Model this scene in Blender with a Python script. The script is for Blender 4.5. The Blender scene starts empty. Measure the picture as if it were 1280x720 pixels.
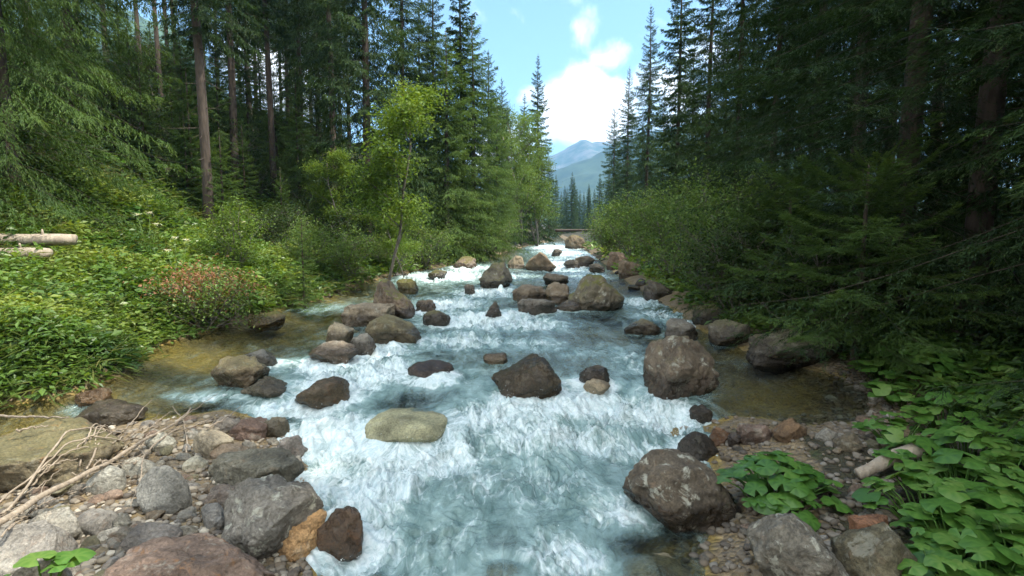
import bpy, bmesh, math, random
import numpy as np
from mathutils import Vector

# ------------------------------------------------------------------ camera, sky, sun, exposure
S = bpy.context.scene
COL = S.collection
CAMH, FPX = 2.6, 680.0
PITCH = math.atan(70 / 680.0)
cam = bpy.data.objects.new('camera', bpy.data.cameras.new('camera'))
COL.objects.link(cam)
cam.location = (0, 0, CAMH)
cam.rotation_euler = (math.pi / 2 - PITCH, 0, 0)
cam.data.sensor_width = 36
cam.data.lens = 36 * FPX / 1280
cam.data.clip_start, cam.data.clip_end = 0.05, 20000
S.camera = cam

SUN_EL, SUN_AZ = math.radians(57.5), math.radians(101)      # azimuth from +Y (upstream) towards +X (right bank)
sdir = Vector((math.sin(SUN_AZ) * math.cos(SUN_EL), math.cos(SUN_AZ) * math.cos(SUN_EL), math.sin(SUN_EL)))
sun = bpy.data.objects.new('sun', bpy.data.lights.new('sun', 'SUN'))
COL.objects.link(sun)
sun.data.energy = 4.4
sun.data.angle = math.radians(0.6)
sun.data.color = (1.0, 0.93, 0.80)
sun.rotation_euler = sdir.to_track_quat('Z', 'Y').to_euler()
sun.location = (60, -20, 90)

S.view_settings.view_transform = 'Standard'
S.view_settings.look = 'None'
S.view_settings.gamma = 1
S.view_settings.use_curve_mapping = False
S.view_settings.exposure = 1.02
S.render.engine = 'CYCLES'
cy = S.cycles
cy.use_denoising = True
cy.max_bounces = 8
cy.diffuse_bounces = 3
cy.glossy_bounces = 2
cy.transmission_bounces = 4
cy.transparent_max_bounces = 10
cy.volume_bounces = 0
cy.caustics_reflective = False
cy.caustics_refractive = False
cy.sample_clamp_indirect = 4
cy.use_adaptive_sampling = True
cy.adaptive_threshold = 0.02


def nodes_of(tree):
    nt, L = tree.nodes, tree.links

    def N(kind, **kw):
        n = nt.new(kind)
        for k, v in kw.items():
            if k.startswith('i_'):
                key = k[2:]
                key = int(key) if key.isdigit() else key.replace('_', ' ')
                n.inputs[key].default_value = v
            else:
                setattr(n, k, v)
        return n
    return N, L


def ramp(n, stops):
    cr = n.color_ramp
    while len(cr.elements) < len(stops):
        cr.elements.new(0.5)
    for e, (p, c) in zip(cr.elements, stops):
        e.position = p
        e.color = (c, c, c, 1) if isinstance(c, (int, float)) else (*c, 1)
    return n


def pix_dir(u, v):
    a, b = (u - 640) / FPX, (360 - v) / FPX
    cp, sp = math.cos(PITCH), math.sin(PITCH)
    return np.array((a, cp + b * sp, -sp + b * cp))


world = bpy.data.worlds.new('World')
S.world = world
world.use_nodes = True
world.node_tree.nodes.clear()
N, L = nodes_of(world.node_tree)
out = N('ShaderNodeOutputWorld')
bg = N('ShaderNodeBackground', i_Strength=0.12)
sky = N('ShaderNodeTexSky', sky_type='NISHITA', sun_disc=False, sun_elevation=SUN_EL, sun_rotation=SUN_AZ)
sky.air_density, sky.dust_density, sky.ozone_density = 1.0, 0.6, 1.4
tc = N('ShaderNodeTexCoord')
# clouds: broken noise, thicker in the banks that stand over the valley
warp = N('ShaderNodeTexNoise', i_Scale=5.0, i_Detail=5.0)
L.new(tc.outputs['Generated'], warp.inputs['Vector'])
wv = N('ShaderNodeVectorMath', operation='MULTIPLY_ADD')
wv.inputs[1].default_value = (0.10, 0.10, 0.10)
L.new(warp.outputs['Color'], wv.inputs[0]); L.new(tc.outputs['Generated'], wv.inputs[2])
cn = N('ShaderNodeTexNoise', i_Scale=6.5, i_Detail=9.0, i_Roughness=0.58)
L.new(wv.outputs[0], cn.inputs['Vector'])
total = None
for (u, v, r, amp) in ((720, 135, 0.11, 0.40), (700, 150, 0.09, 0.3), (660, 125, 0.055, 0.30), (770, 145, 0.10, 0.35), (735, 25, 0.05, 0.16), (765, 70, 0.05, 0.16),
                       (815, 50, 0.06, 0.20), (725, -5, 0.05, 0.16), (350, 90, 0.22, 0.3), (640, 200, 0.2, 0.25), (820, 190, 0.2, 0.25), (880, 60, 0.12, 0.22)):
    d = pix_dir(u, v); d = d / np.linalg.norm(d)
    dist = N('ShaderNodeVectorMath', operation='DISTANCE')
    dist.inputs[1].default_value = tuple(d)
    off = N('ShaderNodeVectorMath', operation='ADD'); off.inputs[1].default_value = (-0.05, -0.05, -0.05)
    L.new(wv.outputs[0], off.inputs[0]); L.new(off.outputs[0], dist.inputs[0])
    mr = N('ShaderNodeMapRange', interpolation_type='SMOOTHSTEP')
    mr.inputs['From Min'].default_value = r; mr.inputs['From Max'].default_value = r * 0.2
    mr.inputs['To Min'].default_value = 0; mr.inputs['To Max'].default_value = amp
    L.new(dist.outputs['Value'], mr.inputs['Value'])
    if total is None:
        total = mr.outputs[0]
    else:
        m = N('ShaderNodeMath', operation='MAXIMUM'); L.new(total, m.inputs[0]); L.new(mr.outputs[0], m.inputs[1]); total = m.outputs[0]
back = N('ShaderNodeSeparateXYZ'); L.new(tc.outputs['Generated'], back.inputs[0])      # unseen cloud added behind and overhead, to fill the shade with white light
bk = N('ShaderNodeMapRange', interpolation_type='SMOOTHSTEP'); bk.inputs['From Min'].default_value = .45; bk.inputs['From Max'].default_value = -.10
bk.inputs['To Max'].default_value = .42; L.new(back.outputs[1], bk.inputs['Value'])
bmx = N('ShaderNodeMath', operation='MAXIMUM'); L.new(total, bmx.inputs[0]); L.new(bk.outputs[0], bmx.inputs[1]); total = bmx.outputs[0]
addn = N('ShaderNodeMath', operation='ADD'); L.new(cn.outputs['Fac'], addn.inputs[0]); L.new(total, addn.inputs[1])
cm = N('ShaderNodeMapRange', interpolation_type='SMOOTHSTEP')
cm.inputs['From Min'].default_value = 0.60; cm.inputs['From Max'].default_value = 0.88
L.new(addn.outputs[0], cm.inputs['Value'])
cshade = ramp(N('ShaderNodeValToRGB'), [(0.35, (6.2, 7.0, 7.8)), (0.7, (9.0, 9.2, 9.2))])
cshade.color_ramp.elements[0].color = (10.0, 10.8, 11.2, 1); cshade.color_ramp.elements[1].color = (14.2, 14.0, 13.4, 1)
L.new(cn.outputs['Fac'], cshade.inputs['Fac'])
skyb = N('ShaderNodeMix', data_type='RGBA', blend_type='MULTIPLY'); skyb.inputs[0].default_value = 1.0
skyb.inputs[7].default_value = (1.30, 1.40, 1.30, 1)
L.new(sky.outputs[0], skyb.inputs[6])
cmix = N('ShaderNodeMix', data_type='RGBA')
L.new(cm.outputs[0], cmix.inputs[0]); L.new(skyb.outputs[2], cmix.inputs[6]); L.new(cshade.outputs[0], cmix.inputs[7])
L.new(cmix.outputs[2], bg.inputs['Color'])
L.new(bg.outputs[0], out.inputs['Surface'])

# ------------------------------------------------------------------ helpers
rng = np.random.default_rng(7)
random.seed(7)


def ss(a, b, x):
    t = np.clip((x - a) / (b - a), 0, 1)
    return t * t * (3 - 2 * t)


def _h(ix, iy, iz, seed):
    h = (ix.astype(np.int64) * 374761393 + iy.astype(np.int64) * 668265263 + iz.astype(np.int64) * 2147483647 + seed * 1274126177) & 0xFFFFFFFF
    h = ((h ^ (h >> 13)) * 1274126177) & 0xFFFFFFFF
    h = ((h ^ (h >> 16)) * 2246822519) & 0xFFFFFFFF
    return h ^ (h >> 15)


_G = np.array([(1, 1, 0), (-1, 1, 0), (1, -1, 0), (-1, -1, 0), (1, 0, 1), (-1, 0, 1), (1, 0, -1), (-1, 0, -1),
               (0, 1, 1), (0, -1, 1), (0, 1, -1), (0, -1, -1), (1, 1, 0), (-1, 1, 0), (0, -1, 1), (0, -1, -1)], float)


def perlin(p, seed=0):
    p = np.asarray(p, float)
    i = np.floor(p).astype(np.int64); f = p - i
    w = f * f * f * (f * (f * 6 - 15) + 10)
    r = 0
    for dx in (0, 1):
        for dy in (0, 1):
            for dz in (0, 1):
                g = _G[_h(i[:, 0] + dx, i[:, 1] + dy, i[:, 2] + dz, seed) & 15]
                n = g[:, 0] * (f[:, 0] - dx) + g[:, 1] * (f[:, 1] - dy) + g[:, 2] * (f[:, 2] - dz)
                r = r + n * (w[:, 0] if dx else 1 - w[:, 0]) * (w[:, 1] if dy else 1 - w[:, 1]) * (w[:, 2] if dz else 1 - w[:, 2])
    return r


def fbm(p, oct=4, seed=0, gain=0.5, billow=False):
    p = np.asarray(p, float)
    a, s, r = 1.0, 1.0, 0
    for k in range(oct):
        n = perlin(p * s, seed + k * 17)
        r = r + a * (np.abs(n) * 2 - 0.5 if billow else n)
        a *= gain; s *= 2.03
    return r


def p3(x, y, z=0.0):
    x = np.asarray(x, float)
    return np.stack([x, np.broadcast_to(y, x.shape), np.broadcast_to(z, x.shape)], 1)


def mesh_data(name, V, faces, mat, attrs=None, smooth=True):
    """faces: one (n,k) int array or a list of them"""
    V = np.asarray(V, np.float32)
    if not isinstance(faces, list):
        faces = [faces]
    faces = [np.asarray(f, np.int32) for f in faces if len(f)]
    me = bpy.data.meshes.new(name)
    me.vertices.add(len(V)); me.vertices.foreach_set('co', V.ravel())
    nl = sum(f.size for f in faces); nf = sum(len(f) for f in faces)
    me.loops.add(nl); me.loops.foreach_set('vertex_index', np.concatenate([f.ravel() for f in faces]))
    tot = np.concatenate([np.full(len(f), f.shape[1], np.int32) for f in faces])
    me.polygons.add(nf)
    me.polygons.foreach_set('loop_start', np.concatenate([[0], np.cumsum(tot)[:-1]]).astype(np.int32))
    me.polygons.foreach_set('loop_total', tot)
    me.polygons.foreach_set('use_smooth', np.full(nf, smooth, bool))
    for k, a in (attrs or {}).items():
        a = np.asarray(a, np.float32)
        if a.ndim == 1:
            at = me.attributes.new(k, 'FLOAT', 'POINT'); at.data.foreach_set('value', a)
        else:
            at = me.attributes.new(k, 'FLOAT_VECTOR', 'POINT'); at.data.foreach_set('vector', a.ravel())
    me.materials.append(mat)
    me.update(calc_edges=True)
    return me


def link(name, me, parent=None, loc=None, label=None, cat=None, group=None, kind=None):
    o = bpy.data.objects.new(name, me)
    COL.objects.link(o)
    if parent is not None:
        o.parent = parent
    if loc is not None:
        o.location = loc
    tag(o, label, cat, group, kind)
    return o


def tag(o, label=None, cat=None, group=None, kind=None):
    if label: o['label'] = label
    if cat: o['category'] = cat
    if group: o['group'] = group
    if kind: o['kind'] = kind


# ------------------------------------------------------------------ lie of the land
def zw(y):
    y = np.asarray(y, float)
    return (0.05 * (np.clip(y, -6, 5) - 5) * 0.6 + 0.32 * ss(5.6, 8.6, y) + 0.18 * ss(10, 15, y) + 0.0105 * np.clip(y - 15, 0, 400))


def on_water(u, v):
    d = pix_dir(u, v)
    z = 0.3
    for _ in range(30):
        t = (z - CAMH) / d[2]
        z = 0.5 * z + 0.5 * float(zw(d[1] * t))
    return (d[0] * t, d[1] * t)


LEFT_SHORE = [(-420, 575), (-150, 535), (0, 508), (90, 495), (150, 470), (175, 440), (230, 422), (300, 402), (330, 394), (400, 374), (440, 357),
              (520, 339), (570, 330), (610, 322), (650, 310), (680, 304), (690, 301.5)]
RIGHT_SHORE = [(708, 301.5), (728, 310), (752, 327), (775, 345), (806, 366), (838, 385), (880, 414), (940, 440), (1000, 458), (1060, 474), (1100, 500),
               (1085, 528), (1010, 532), (960, 524), (915, 520), (890, 535), (885, 560), (905, 600), (890, 660), (880, 720), (900, 900)]
BAR_EDGE = [(350, 900), (385, 760), (392, 700), (385, 640), (382, 590), (362, 552), (330, 527), (280, 512), (220, 522), (130, 532), (60, 541),
            (0, 550), (-150, 590), (-420, 650)]
lw = [on_water(*p) for p in LEFT_SHORE]
rw = [on_water(*p) for p in RIGHT_SHORE]
bw = [on_water(*p) for p in BAR_EDGE]
far = [(lw[-1][0] + 3, 150.0), (6.0, 240.0), (14.0, 242.0), (rw[0][0] + 4, 150.0)]
RIVER = np.array(lw + far + rw + [(1.6, 1.0), (2.2, -14), (-2.4, -14), (-1.6, 1.0)] + bw)
BAR = np.array(bw + [(-16, -14), (-2.4, -14), (-1.6, 1.0)])


def inside(poly, x, y):
    c = np.zeros(x.shape, bool)
    n = len(poly)
    for i in range(n):
        (x1, y1), (x2, y2) = poly[i], poly[(i + 1) % n]
        if y1 == y2:
            continue
        cond = ((y1 > y) != (y2 > y)) & (x < (x2 - x1) * (y - y1) / (y2 - y1) + x1)
        c ^= cond
    return c


def sdf(x, y, poly=RIVER):
    """distance to the shore, negative over water"""
    best = np.full(x.shape, 1e9)
    n = len(poly)
    for i in range(n):
        (x1, y1), (x2, y2) = poly[i], poly[(i + 1) % n]
        ex, ey = x2 - x1, y2 - y1
        t = np.clip(((x - x1) * ex + (y - y1) * ey) / (ex * ex + ey * ey), 0, 1)
        best = np.minimum(best, (x - x1 - t * ex) ** 2 + (y - y1 - t * ey) ** 2)
    d = np.sqrt(best)
    return np.where(inside(poly, x, y), -d, d)


def land(x, y, full=False):
    x = np.asarray(x, float); y = np.asarray(y, float)
    sh = x.shape; x = x.ravel(); y = y.ravel()
    d = sdf(x, y)
    w = zw(y)
    bar = inside(BAR, x, y)
    left = (x < np.interp(y, [-20, 3, 60, 240], [-3, -1, 3, 9])) & ~bar
    dl = np.interp(d, [0, .3, 1, 3, 5, 6.5, 9, 14, 20, 30, 45, 90, 300, 6000], [0, .22, .5, 1.1, 1.75, 2.9, 5.0, 8.2, 11.2, 13.6, 14, 11, 8, 60])
    dl = dl * (1 - 0.45 * ss(18, 45, y) * (1 - ss(10, 20, d)))
    dr = np.interp(d, [0, .3, 1, 4, 10, 30, 200, 6000], [0, .12, .3, .55, .95, 1.6, 4, 60])
    db = np.interp(d, [0, .3, 1, 2.5, 6], [0, .07, .17, .26, .3])
    rise = np.where(bar, db, np.where(left, dl, dr))
    n1 = fbm(p3(x * .35, y * .35), 3, 3); n2 = fbm(p3(x * 1.7, y * 1.7), 3, 5)
    bed = -(0.10 + 0.34 * ss(0.0, 1.6, -d)) + 0.10 * n2
    z = w + np.where(d > 0, rise + np.where(bar, .02, .06) * n2 * ss(0, 0.5, d) + 0.35 * n1 * ss(1.5, 8, d) * ~bar, bed * ss(-0.02, 0.25, -d))
    z = z.reshape(sh)
    if full:
        return z, d.reshape(sh), bar.reshape(sh), left.reshape(sh)
    return z


def surf(x, y):
    z, d, b, l = land(x, y, True)
    return np.where(d < 0, zw(y), z)


TS = np.geomspace(1.6, 260, 900)


def hit(u, v, bedrock=False):
    """point of the land or water seen at a place of the photograph, and its depth"""
    d = pix_dir(u, v)
    X, Y, Z = d[0] * TS, d[1] * TS, CAMH + d[2] * TS
    g = land(X, Y) if bedrock else surf(X, Y)
    k = np.argmax(Z < g)
    if not (Z < g).any():
        k = len(TS) - 1
    if k > 0:
        a, b = Z[k - 1] - g[k - 1], g[k] - Z[k]
        t = TS[k - 1] + (TS[k] - TS[k - 1]) * (a / (a + b + 1e-9))
    else:
        t = TS[0]
    return d * t + np.array((0, 0, CAMH)), t


# ------------------------------------------------------------------ materials
def mat(name):
    m = bpy.data.materials.new(name)
    m.use_nodes = True
    m.node_tree.nodes.clear()
    N, L = nodes_of(m.node_tree)
    return m, N, L, N('ShaderNodeOutputMaterial')


def leaf_mat(name, dark, mid, light, trans=0.3, rough=0.55, spec=0.25, patch=0.0):
    m, N, L, o = mat(name)
    at = N('ShaderNodeAttribute', attribute_name='tint')
    oi = N('ShaderNodeObjectInfo')
    ad = N('ShaderNodeMath', operation='MULTIPLY_ADD'); ad.inputs[1].default_value = 0.22; ad.inputs[2].default_value = -0.11
    L.new(oi.outputs['Random'], ad.inputs[0])
    a2 = N('ShaderNodeMath', operation='ADD'); L.new(at.outputs['Fac'], a2.inputs[0]); L.new(ad.outputs[0], a2.inputs[1])
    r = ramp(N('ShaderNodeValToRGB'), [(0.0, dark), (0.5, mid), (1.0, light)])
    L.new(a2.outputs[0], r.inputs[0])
    p = N('ShaderNodeBsdfPrincipled', i_Roughness=rough)
    p.inputs['Specular IOR Level'].default_value = spec
    L.new(r.outputs[0], p.inputs['Base Color'])
    t = N('ShaderNodeBsdfTranslucent')
    g = N('ShaderNodeMix', data_type='RGBA', blend_type='MULTIPLY'); g.inputs[0].default_value = 1
    g.inputs[7].default_value = (1.5, 1.35, 0.5, 1)
    L.new(r.outputs[0], g.inputs[6]); L.new(g.outputs[2], t.inputs[0])
    mx = N('ShaderNodeMixShader'); mx.inputs[0].default_value = trans
    L.new(p.outputs[0], mx.inputs[1]); L.new(t.outputs[0], mx.inputs[2]); L.new(mx.outputs[0], o.inputs[0])
    return m


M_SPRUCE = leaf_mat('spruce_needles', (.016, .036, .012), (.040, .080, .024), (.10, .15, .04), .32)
M_DARK = leaf_mat('shaded_spruce_needles', (.012, .028, .010), (.030, .064, .018), (.09, .135, .035), .28)  # darker copy of the spruce needles: the right forest's shade put into the colour
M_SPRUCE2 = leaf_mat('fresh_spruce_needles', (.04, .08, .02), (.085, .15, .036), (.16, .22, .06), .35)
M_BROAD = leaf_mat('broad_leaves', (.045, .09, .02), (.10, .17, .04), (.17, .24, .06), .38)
M_SHADE = leaf_mat('shaded_broad_leaves', (.015, .034, .010), (.034, .066, .017), (.075, .115, .028), .3)  # broad leaves darkened: shade under the trees is painted into their colour
M_YOUNG = leaf_mat('young_leaves', (.055, .11, .018), (.115, .19, .03), (.19, .26, .05), .4)
M_HERB = leaf_mat('herb_leaves', (.05, .11, .022), (.125, .22, .042), (.24, .30, .07), .4, .4, .5)
M_BUTTER = leaf_mat('butterbur_leaves', (.04, .11, .018), (.085, .195, .034), (.16, .26, .06), .32, .42, .4)
M_DRY = leaf_mat('dry_red_leaves', (.13, .085, .035), (.26, .125, .065), (.36, .18, .10), .25)
M_GRASS = leaf_mat('grass_blades', (.05, .09, .02), (.10, .15, .035), (.20, .20, .07), .3)
M_FLOWER = leaf_mat('white_petals', (.6, .6, .55), (.75, .75, .7), (.85, .85, .8), .3)


def bark_mat(name, c1, c2, scale=6, bump=0.6):
    m, N, L, o = mat(name)
    tc = N('ShaderNodeTexCoord'); mp = N('ShaderNodeMapping'); mp.inputs['Scale'].default_value = (1, 1, 0.22)
    L.new(tc.outputs['Object'], mp.inputs[0])
    n = N('ShaderNodeTexNoise', i_Scale=scale, i_Detail=8, i_Roughness=.65); L.new(mp.outputs[0], n.inputs[0])
    v = N('ShaderNodeTexVoronoi', i_Scale=scale * 2.2); L.new(mp.outputs[0], v.inputs[0])
    r = ramp(N('ShaderNodeValToRGB'), [(0.3, c1), (0.7, c2)]); L.new(n.outputs[0], r.inputs[0])
    p = N('ShaderNodeBsdfPrincipled', i_Roughness=.9); L.new(r.outputs[0], p.inputs['Base Color'])
    ad = N('ShaderNodeMath', operation='ADD'); L.new(n.outputs[0], ad.inputs[0]); L.new(v.outputs[0], ad.inputs[1])
    b = N('ShaderNodeBump', i_Strength=bump, i_Distance=.03); L.new(ad.outputs[0], b.inputs['Height']); L.new(b.outputs[0], p.inputs['Normal'])
    L.new(p.outputs[0], o.inputs[0])
    return m


M_BARK = bark_mat('spruce_bark', (.035, .026, .020), (.095, .072, .055))
M_GREYBARK = bark_mat('grey_bark', (.07, .06, .05), (.19, .17, .14))
M_WOOD = bark_mat('weathered_wood', (.20, .16, .12), (.42, .36, .28), 7, .6)
M_STICK = bark_mat('driftwood', (.17, .135, .10), (.36, .30, .23), 14, .4)


def rock_mat():
    m, N, L, o = mat('river_rock')
    oi = N('ShaderNodeObjectInfo')
    geo = N('ShaderNodeNewGeometry')
    tc = N('ShaderNodeTexCoord')
    pos = N('ShaderNodeVectorMath', operation='MULTIPLY_ADD')           # every rock its own piece of stone
    cmb = N('ShaderNodeCombineXYZ'); L.new(oi.outputs['Random'], cmb.inputs[0]); L.new(oi.outputs['Random'], cmb.inputs[2])
    pos.inputs[1].default_value = (37, 0, 91)
    L.new(cmb.outputs[0], pos.inputs[0]); L.new(geo.outputs['Position'], pos.inputs[2])
    big = N('ShaderNodeTexNoise', i_Scale=2.6, i_Detail=6, i_Roughness=.6); L.new(pos.outputs[0], big.inputs[0])
    fine = N('ShaderNodeTexNoise', i_Scale=42, i_Detail=5, i_Roughness=.7); L.new(pos.outputs[0], fine.inputs[0])
    mid = N('ShaderNodeTexNoise', i_Scale=9, i_Detail=7, i_Roughness=.65, i_Distortion=.8); L.new(pos.outputs[0], mid.inputs[0])
    vb = ramp(N('ShaderNodeValToRGB'), [(0.28, .45), (0.72, 1.5)]); L.new(big.outputs[0], vb.inputs[0])
    vf = ramp(N('ShaderNodeValToRGB'), [(0.3, .5), (0.7, 1.45)]); L.new(fine.outputs[0], vf.inputs[0])
    m1 = N('ShaderNodeMix', data_type='RGBA', blend_type='MULTIPLY'); m1.inputs[0].default_value = 1
    L.new(oi.outputs['Color'], m1.inputs[6]); L.new(vb.outputs[0], m1.inputs[7])
    m2 = N('ShaderNodeMix', data_type='RGBA', blend_type='MULTIPLY'); m2.inputs[0].default_value = 1
    L.new(m1.outputs[2], m2.inputs[6]); L.new(vf.outputs[0], m2.inputs[7])
    # rusty stain patches
    rs = ramp(N('ShaderNodeValToRGB'), [(0.56, 0.0), (0.70, 1.0)]); L.new(mid.outputs[0], rs.inputs[0])
    ra = N('ShaderNodeAttribute', attribute_type='OBJECT', attribute_name='rust')
    rm = N('ShaderNodeMath', operation='MULTIPLY'); L.new(rs.outputs[0], rm.inputs[0]); L.new(ra.outputs['Fac'], rm.inputs[1])
    m3 = N('ShaderNodeMix', data_type='RGBA'); m3.inputs[7].default_value = (.30, .15, .06, 1)
    L.new(rm.outputs[0], m3.inputs[0]); L.new(m2.outputs[2], m3.inputs[6])
    # pale lichen
    ln = N('ShaderNodeTexNoise', i_Scale=6.5, i_Detail=8, i_Roughness=.7, i_Distortion=.4)
    sh = N('ShaderNodeVectorMath', operation='ADD'); sh.inputs[1].default_value = (11.3, 5.1, 2.7); L.new(pos.outputs[0], sh.inputs[0]); L.new(sh.outputs[0], ln.inputs[0])
    lr = ramp(N('ShaderNodeValToRGB'), [(0.56, 0.0), (0.62, 0.85)]); L.new(ln.outputs[0], lr.inputs[0])
    la = N('ShaderNodeAttribute', attribute_type='OBJECT', attribute_name='lichen')
    lm = N('ShaderNodeMath', operation='MULTIPLY'); L.new(lr.outputs[0], lm.inputs[0]); L.new(la.outputs['Fac'], lm.inputs[1])
    m4 = N('ShaderNodeMix', data_type='RGBA'); m4.inputs[7].default_value = (.40, .40, .33, 1)
    L.new(lm.outputs[0], m4.inputs[0]); L.new(m3.outputs[2], m4.inputs[6])
    # moss on top
    sep = N('ShaderNodeSeparateXYZ'); L.new(geo.outputs['Normal'], sep.inputs[0])
    ma = N('ShaderNodeAttribute', attribute_type='OBJECT', attribute_name='moss')
    mm = N('ShaderNodeMath', operation='MULTIPLY_ADD'); mm.inputs[1].default_value = 0.9
    L.new(sep.outputs[2], mm.inputs[0]); L.new(big.outputs[0], mm.inputs[2])
    mm2 = N('ShaderNodeMath', operation='ADD'); L.new(mm.outputs[0], mm2.inputs[0])
    mm3 = N('ShaderNodeMath', operation='MULTIPLY_ADD'); mm3.inputs[1].default_value = .7; mm3.inputs[2].default_value = -.35
    L.new(mid.outputs[0], mm3.inputs[0]); L.new(mm3.outputs[0], mm2.inputs[1])
    mr = N('ShaderNodeMapRange', interpolation_type='SMOOTHSTEP'); mr.inputs['From Min'].default_value = .95; mr.inputs['From Max'].default_value = 1.35
    L.new(mm2.outputs[0], mr.inputs['Value'])
    mk = N('ShaderNodeMath', operation='MULTIPLY'); L.new(mr.outputs[0], mk.inputs[0]); L.new(ma.outputs['Fac'], mk.inputs[1])
    mc = ramp(N('ShaderNodeValToRGB'), [(0.3, (.045, .06, .012)), (0.7, (.17, .15, .025))]); L.new(fine.outputs[0], mc.inputs[0])
    m5 = N('ShaderNodeMix', data_type='RGBA')
    L.new(mk.outputs[0], m5.inputs[0]); L.new(m4.outputs[2], m5.inputs[6]); L.new(mc.outputs[0], m5.inputs[7])
    # wet band above the waterline
    wa = N('ShaderNodeAttribute', attribute_type='OBJECT', attribute_name='waterline')
    sp = N('ShaderNodeSeparateXYZ'); L.new(geo.outputs['Position'], sp.inputs[0])
    wd = N('ShaderNodeMath', operation='SUBTRACT'); L.new(sp.outputs[2], wd.inputs[0]); L.new(wa.outputs['Fac'], wd.inputs[1])
    wn = N('ShaderNodeMath', operation='MULTIPLY_ADD'); wn.inputs[1].default_value = -.22; L.new(mid.outputs[0], wn.inputs[0]); L.new(wd.outputs[0], wn.inputs[2])
    wr = N('ShaderNodeMapRange', interpolation_type='SMOOTHSTEP'); wr.inputs['From Min'].default_value = .02; wr.inputs['From Max'].default_value = -.08
    L.new(wn.outputs[0], wr.inputs['Value'])
    wc = N('ShaderNodeMix', data_type='RGBA', blend_type='MULTIPLY'); wc.inputs[7].default_value = (.36, .33, .30, 1)
    L.new(wr.outputs[0], wc.inputs[0]); L.new(m5.outputs[2], wc.inputs[6])
    p = N('ShaderNodeBsdfPrincipled')
    L.new(wc.outputs[2], p.inputs['Base Color'])
    rg = N('ShaderNodeMapRange'); rg.inputs['To Min'].default_value = .85; rg.inputs['To Max'].default_value = .22
    L.new(wr.outputs[0], rg.inputs['Value']); L.new(rg.outputs[0], p.inputs['Roughness'])
    cr = N('ShaderNodeTexVoronoi', feature='DISTANCE_TO_EDGE', i_Scale=2.3)
    cw = N('ShaderNodeVectorMath', operation='MULTIPLY_ADD'); cw.inputs[1].default_value = (.5, .5, .5)
    L.new(mid.outputs['Color'], cw.inputs[0]); L.new(pos.outputs[0], cw.inputs[2]); L.new(cw.outputs[0], cr.inputs[0])
    ck = N('ShaderNodeMapRange'); ck.inputs['From Max'].default_value = .035; L.new(cr.outputs['Distance'], ck.inputs['Value'])
    h1 = N('ShaderNodeMath', operation='MULTIPLY_ADD'); h1.inputs[1].default_value = .35; L.new(fine.outputs[0], h1.inputs[0]); L.new(mid.outputs[0], h1.inputs[2])
    h2 = N('ShaderNodeMath', operation='MULTIPLY_ADD'); h2.inputs[1].default_value = .10; L.new(ck.outputs[0], h2.inputs[0]); L.new(h1.outputs[0], h2.inputs[2])
    b = N('ShaderNodeBump', i_Strength=1.0, i_Distance=.045); L.new(h2.outputs[0], b.inputs['Height']); L.new(b.outputs[0], p.inputs['Normal'])
    L.new(p.outputs[0], o.inputs[0])
    return m


M_ROCK = rock_mat()


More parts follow.
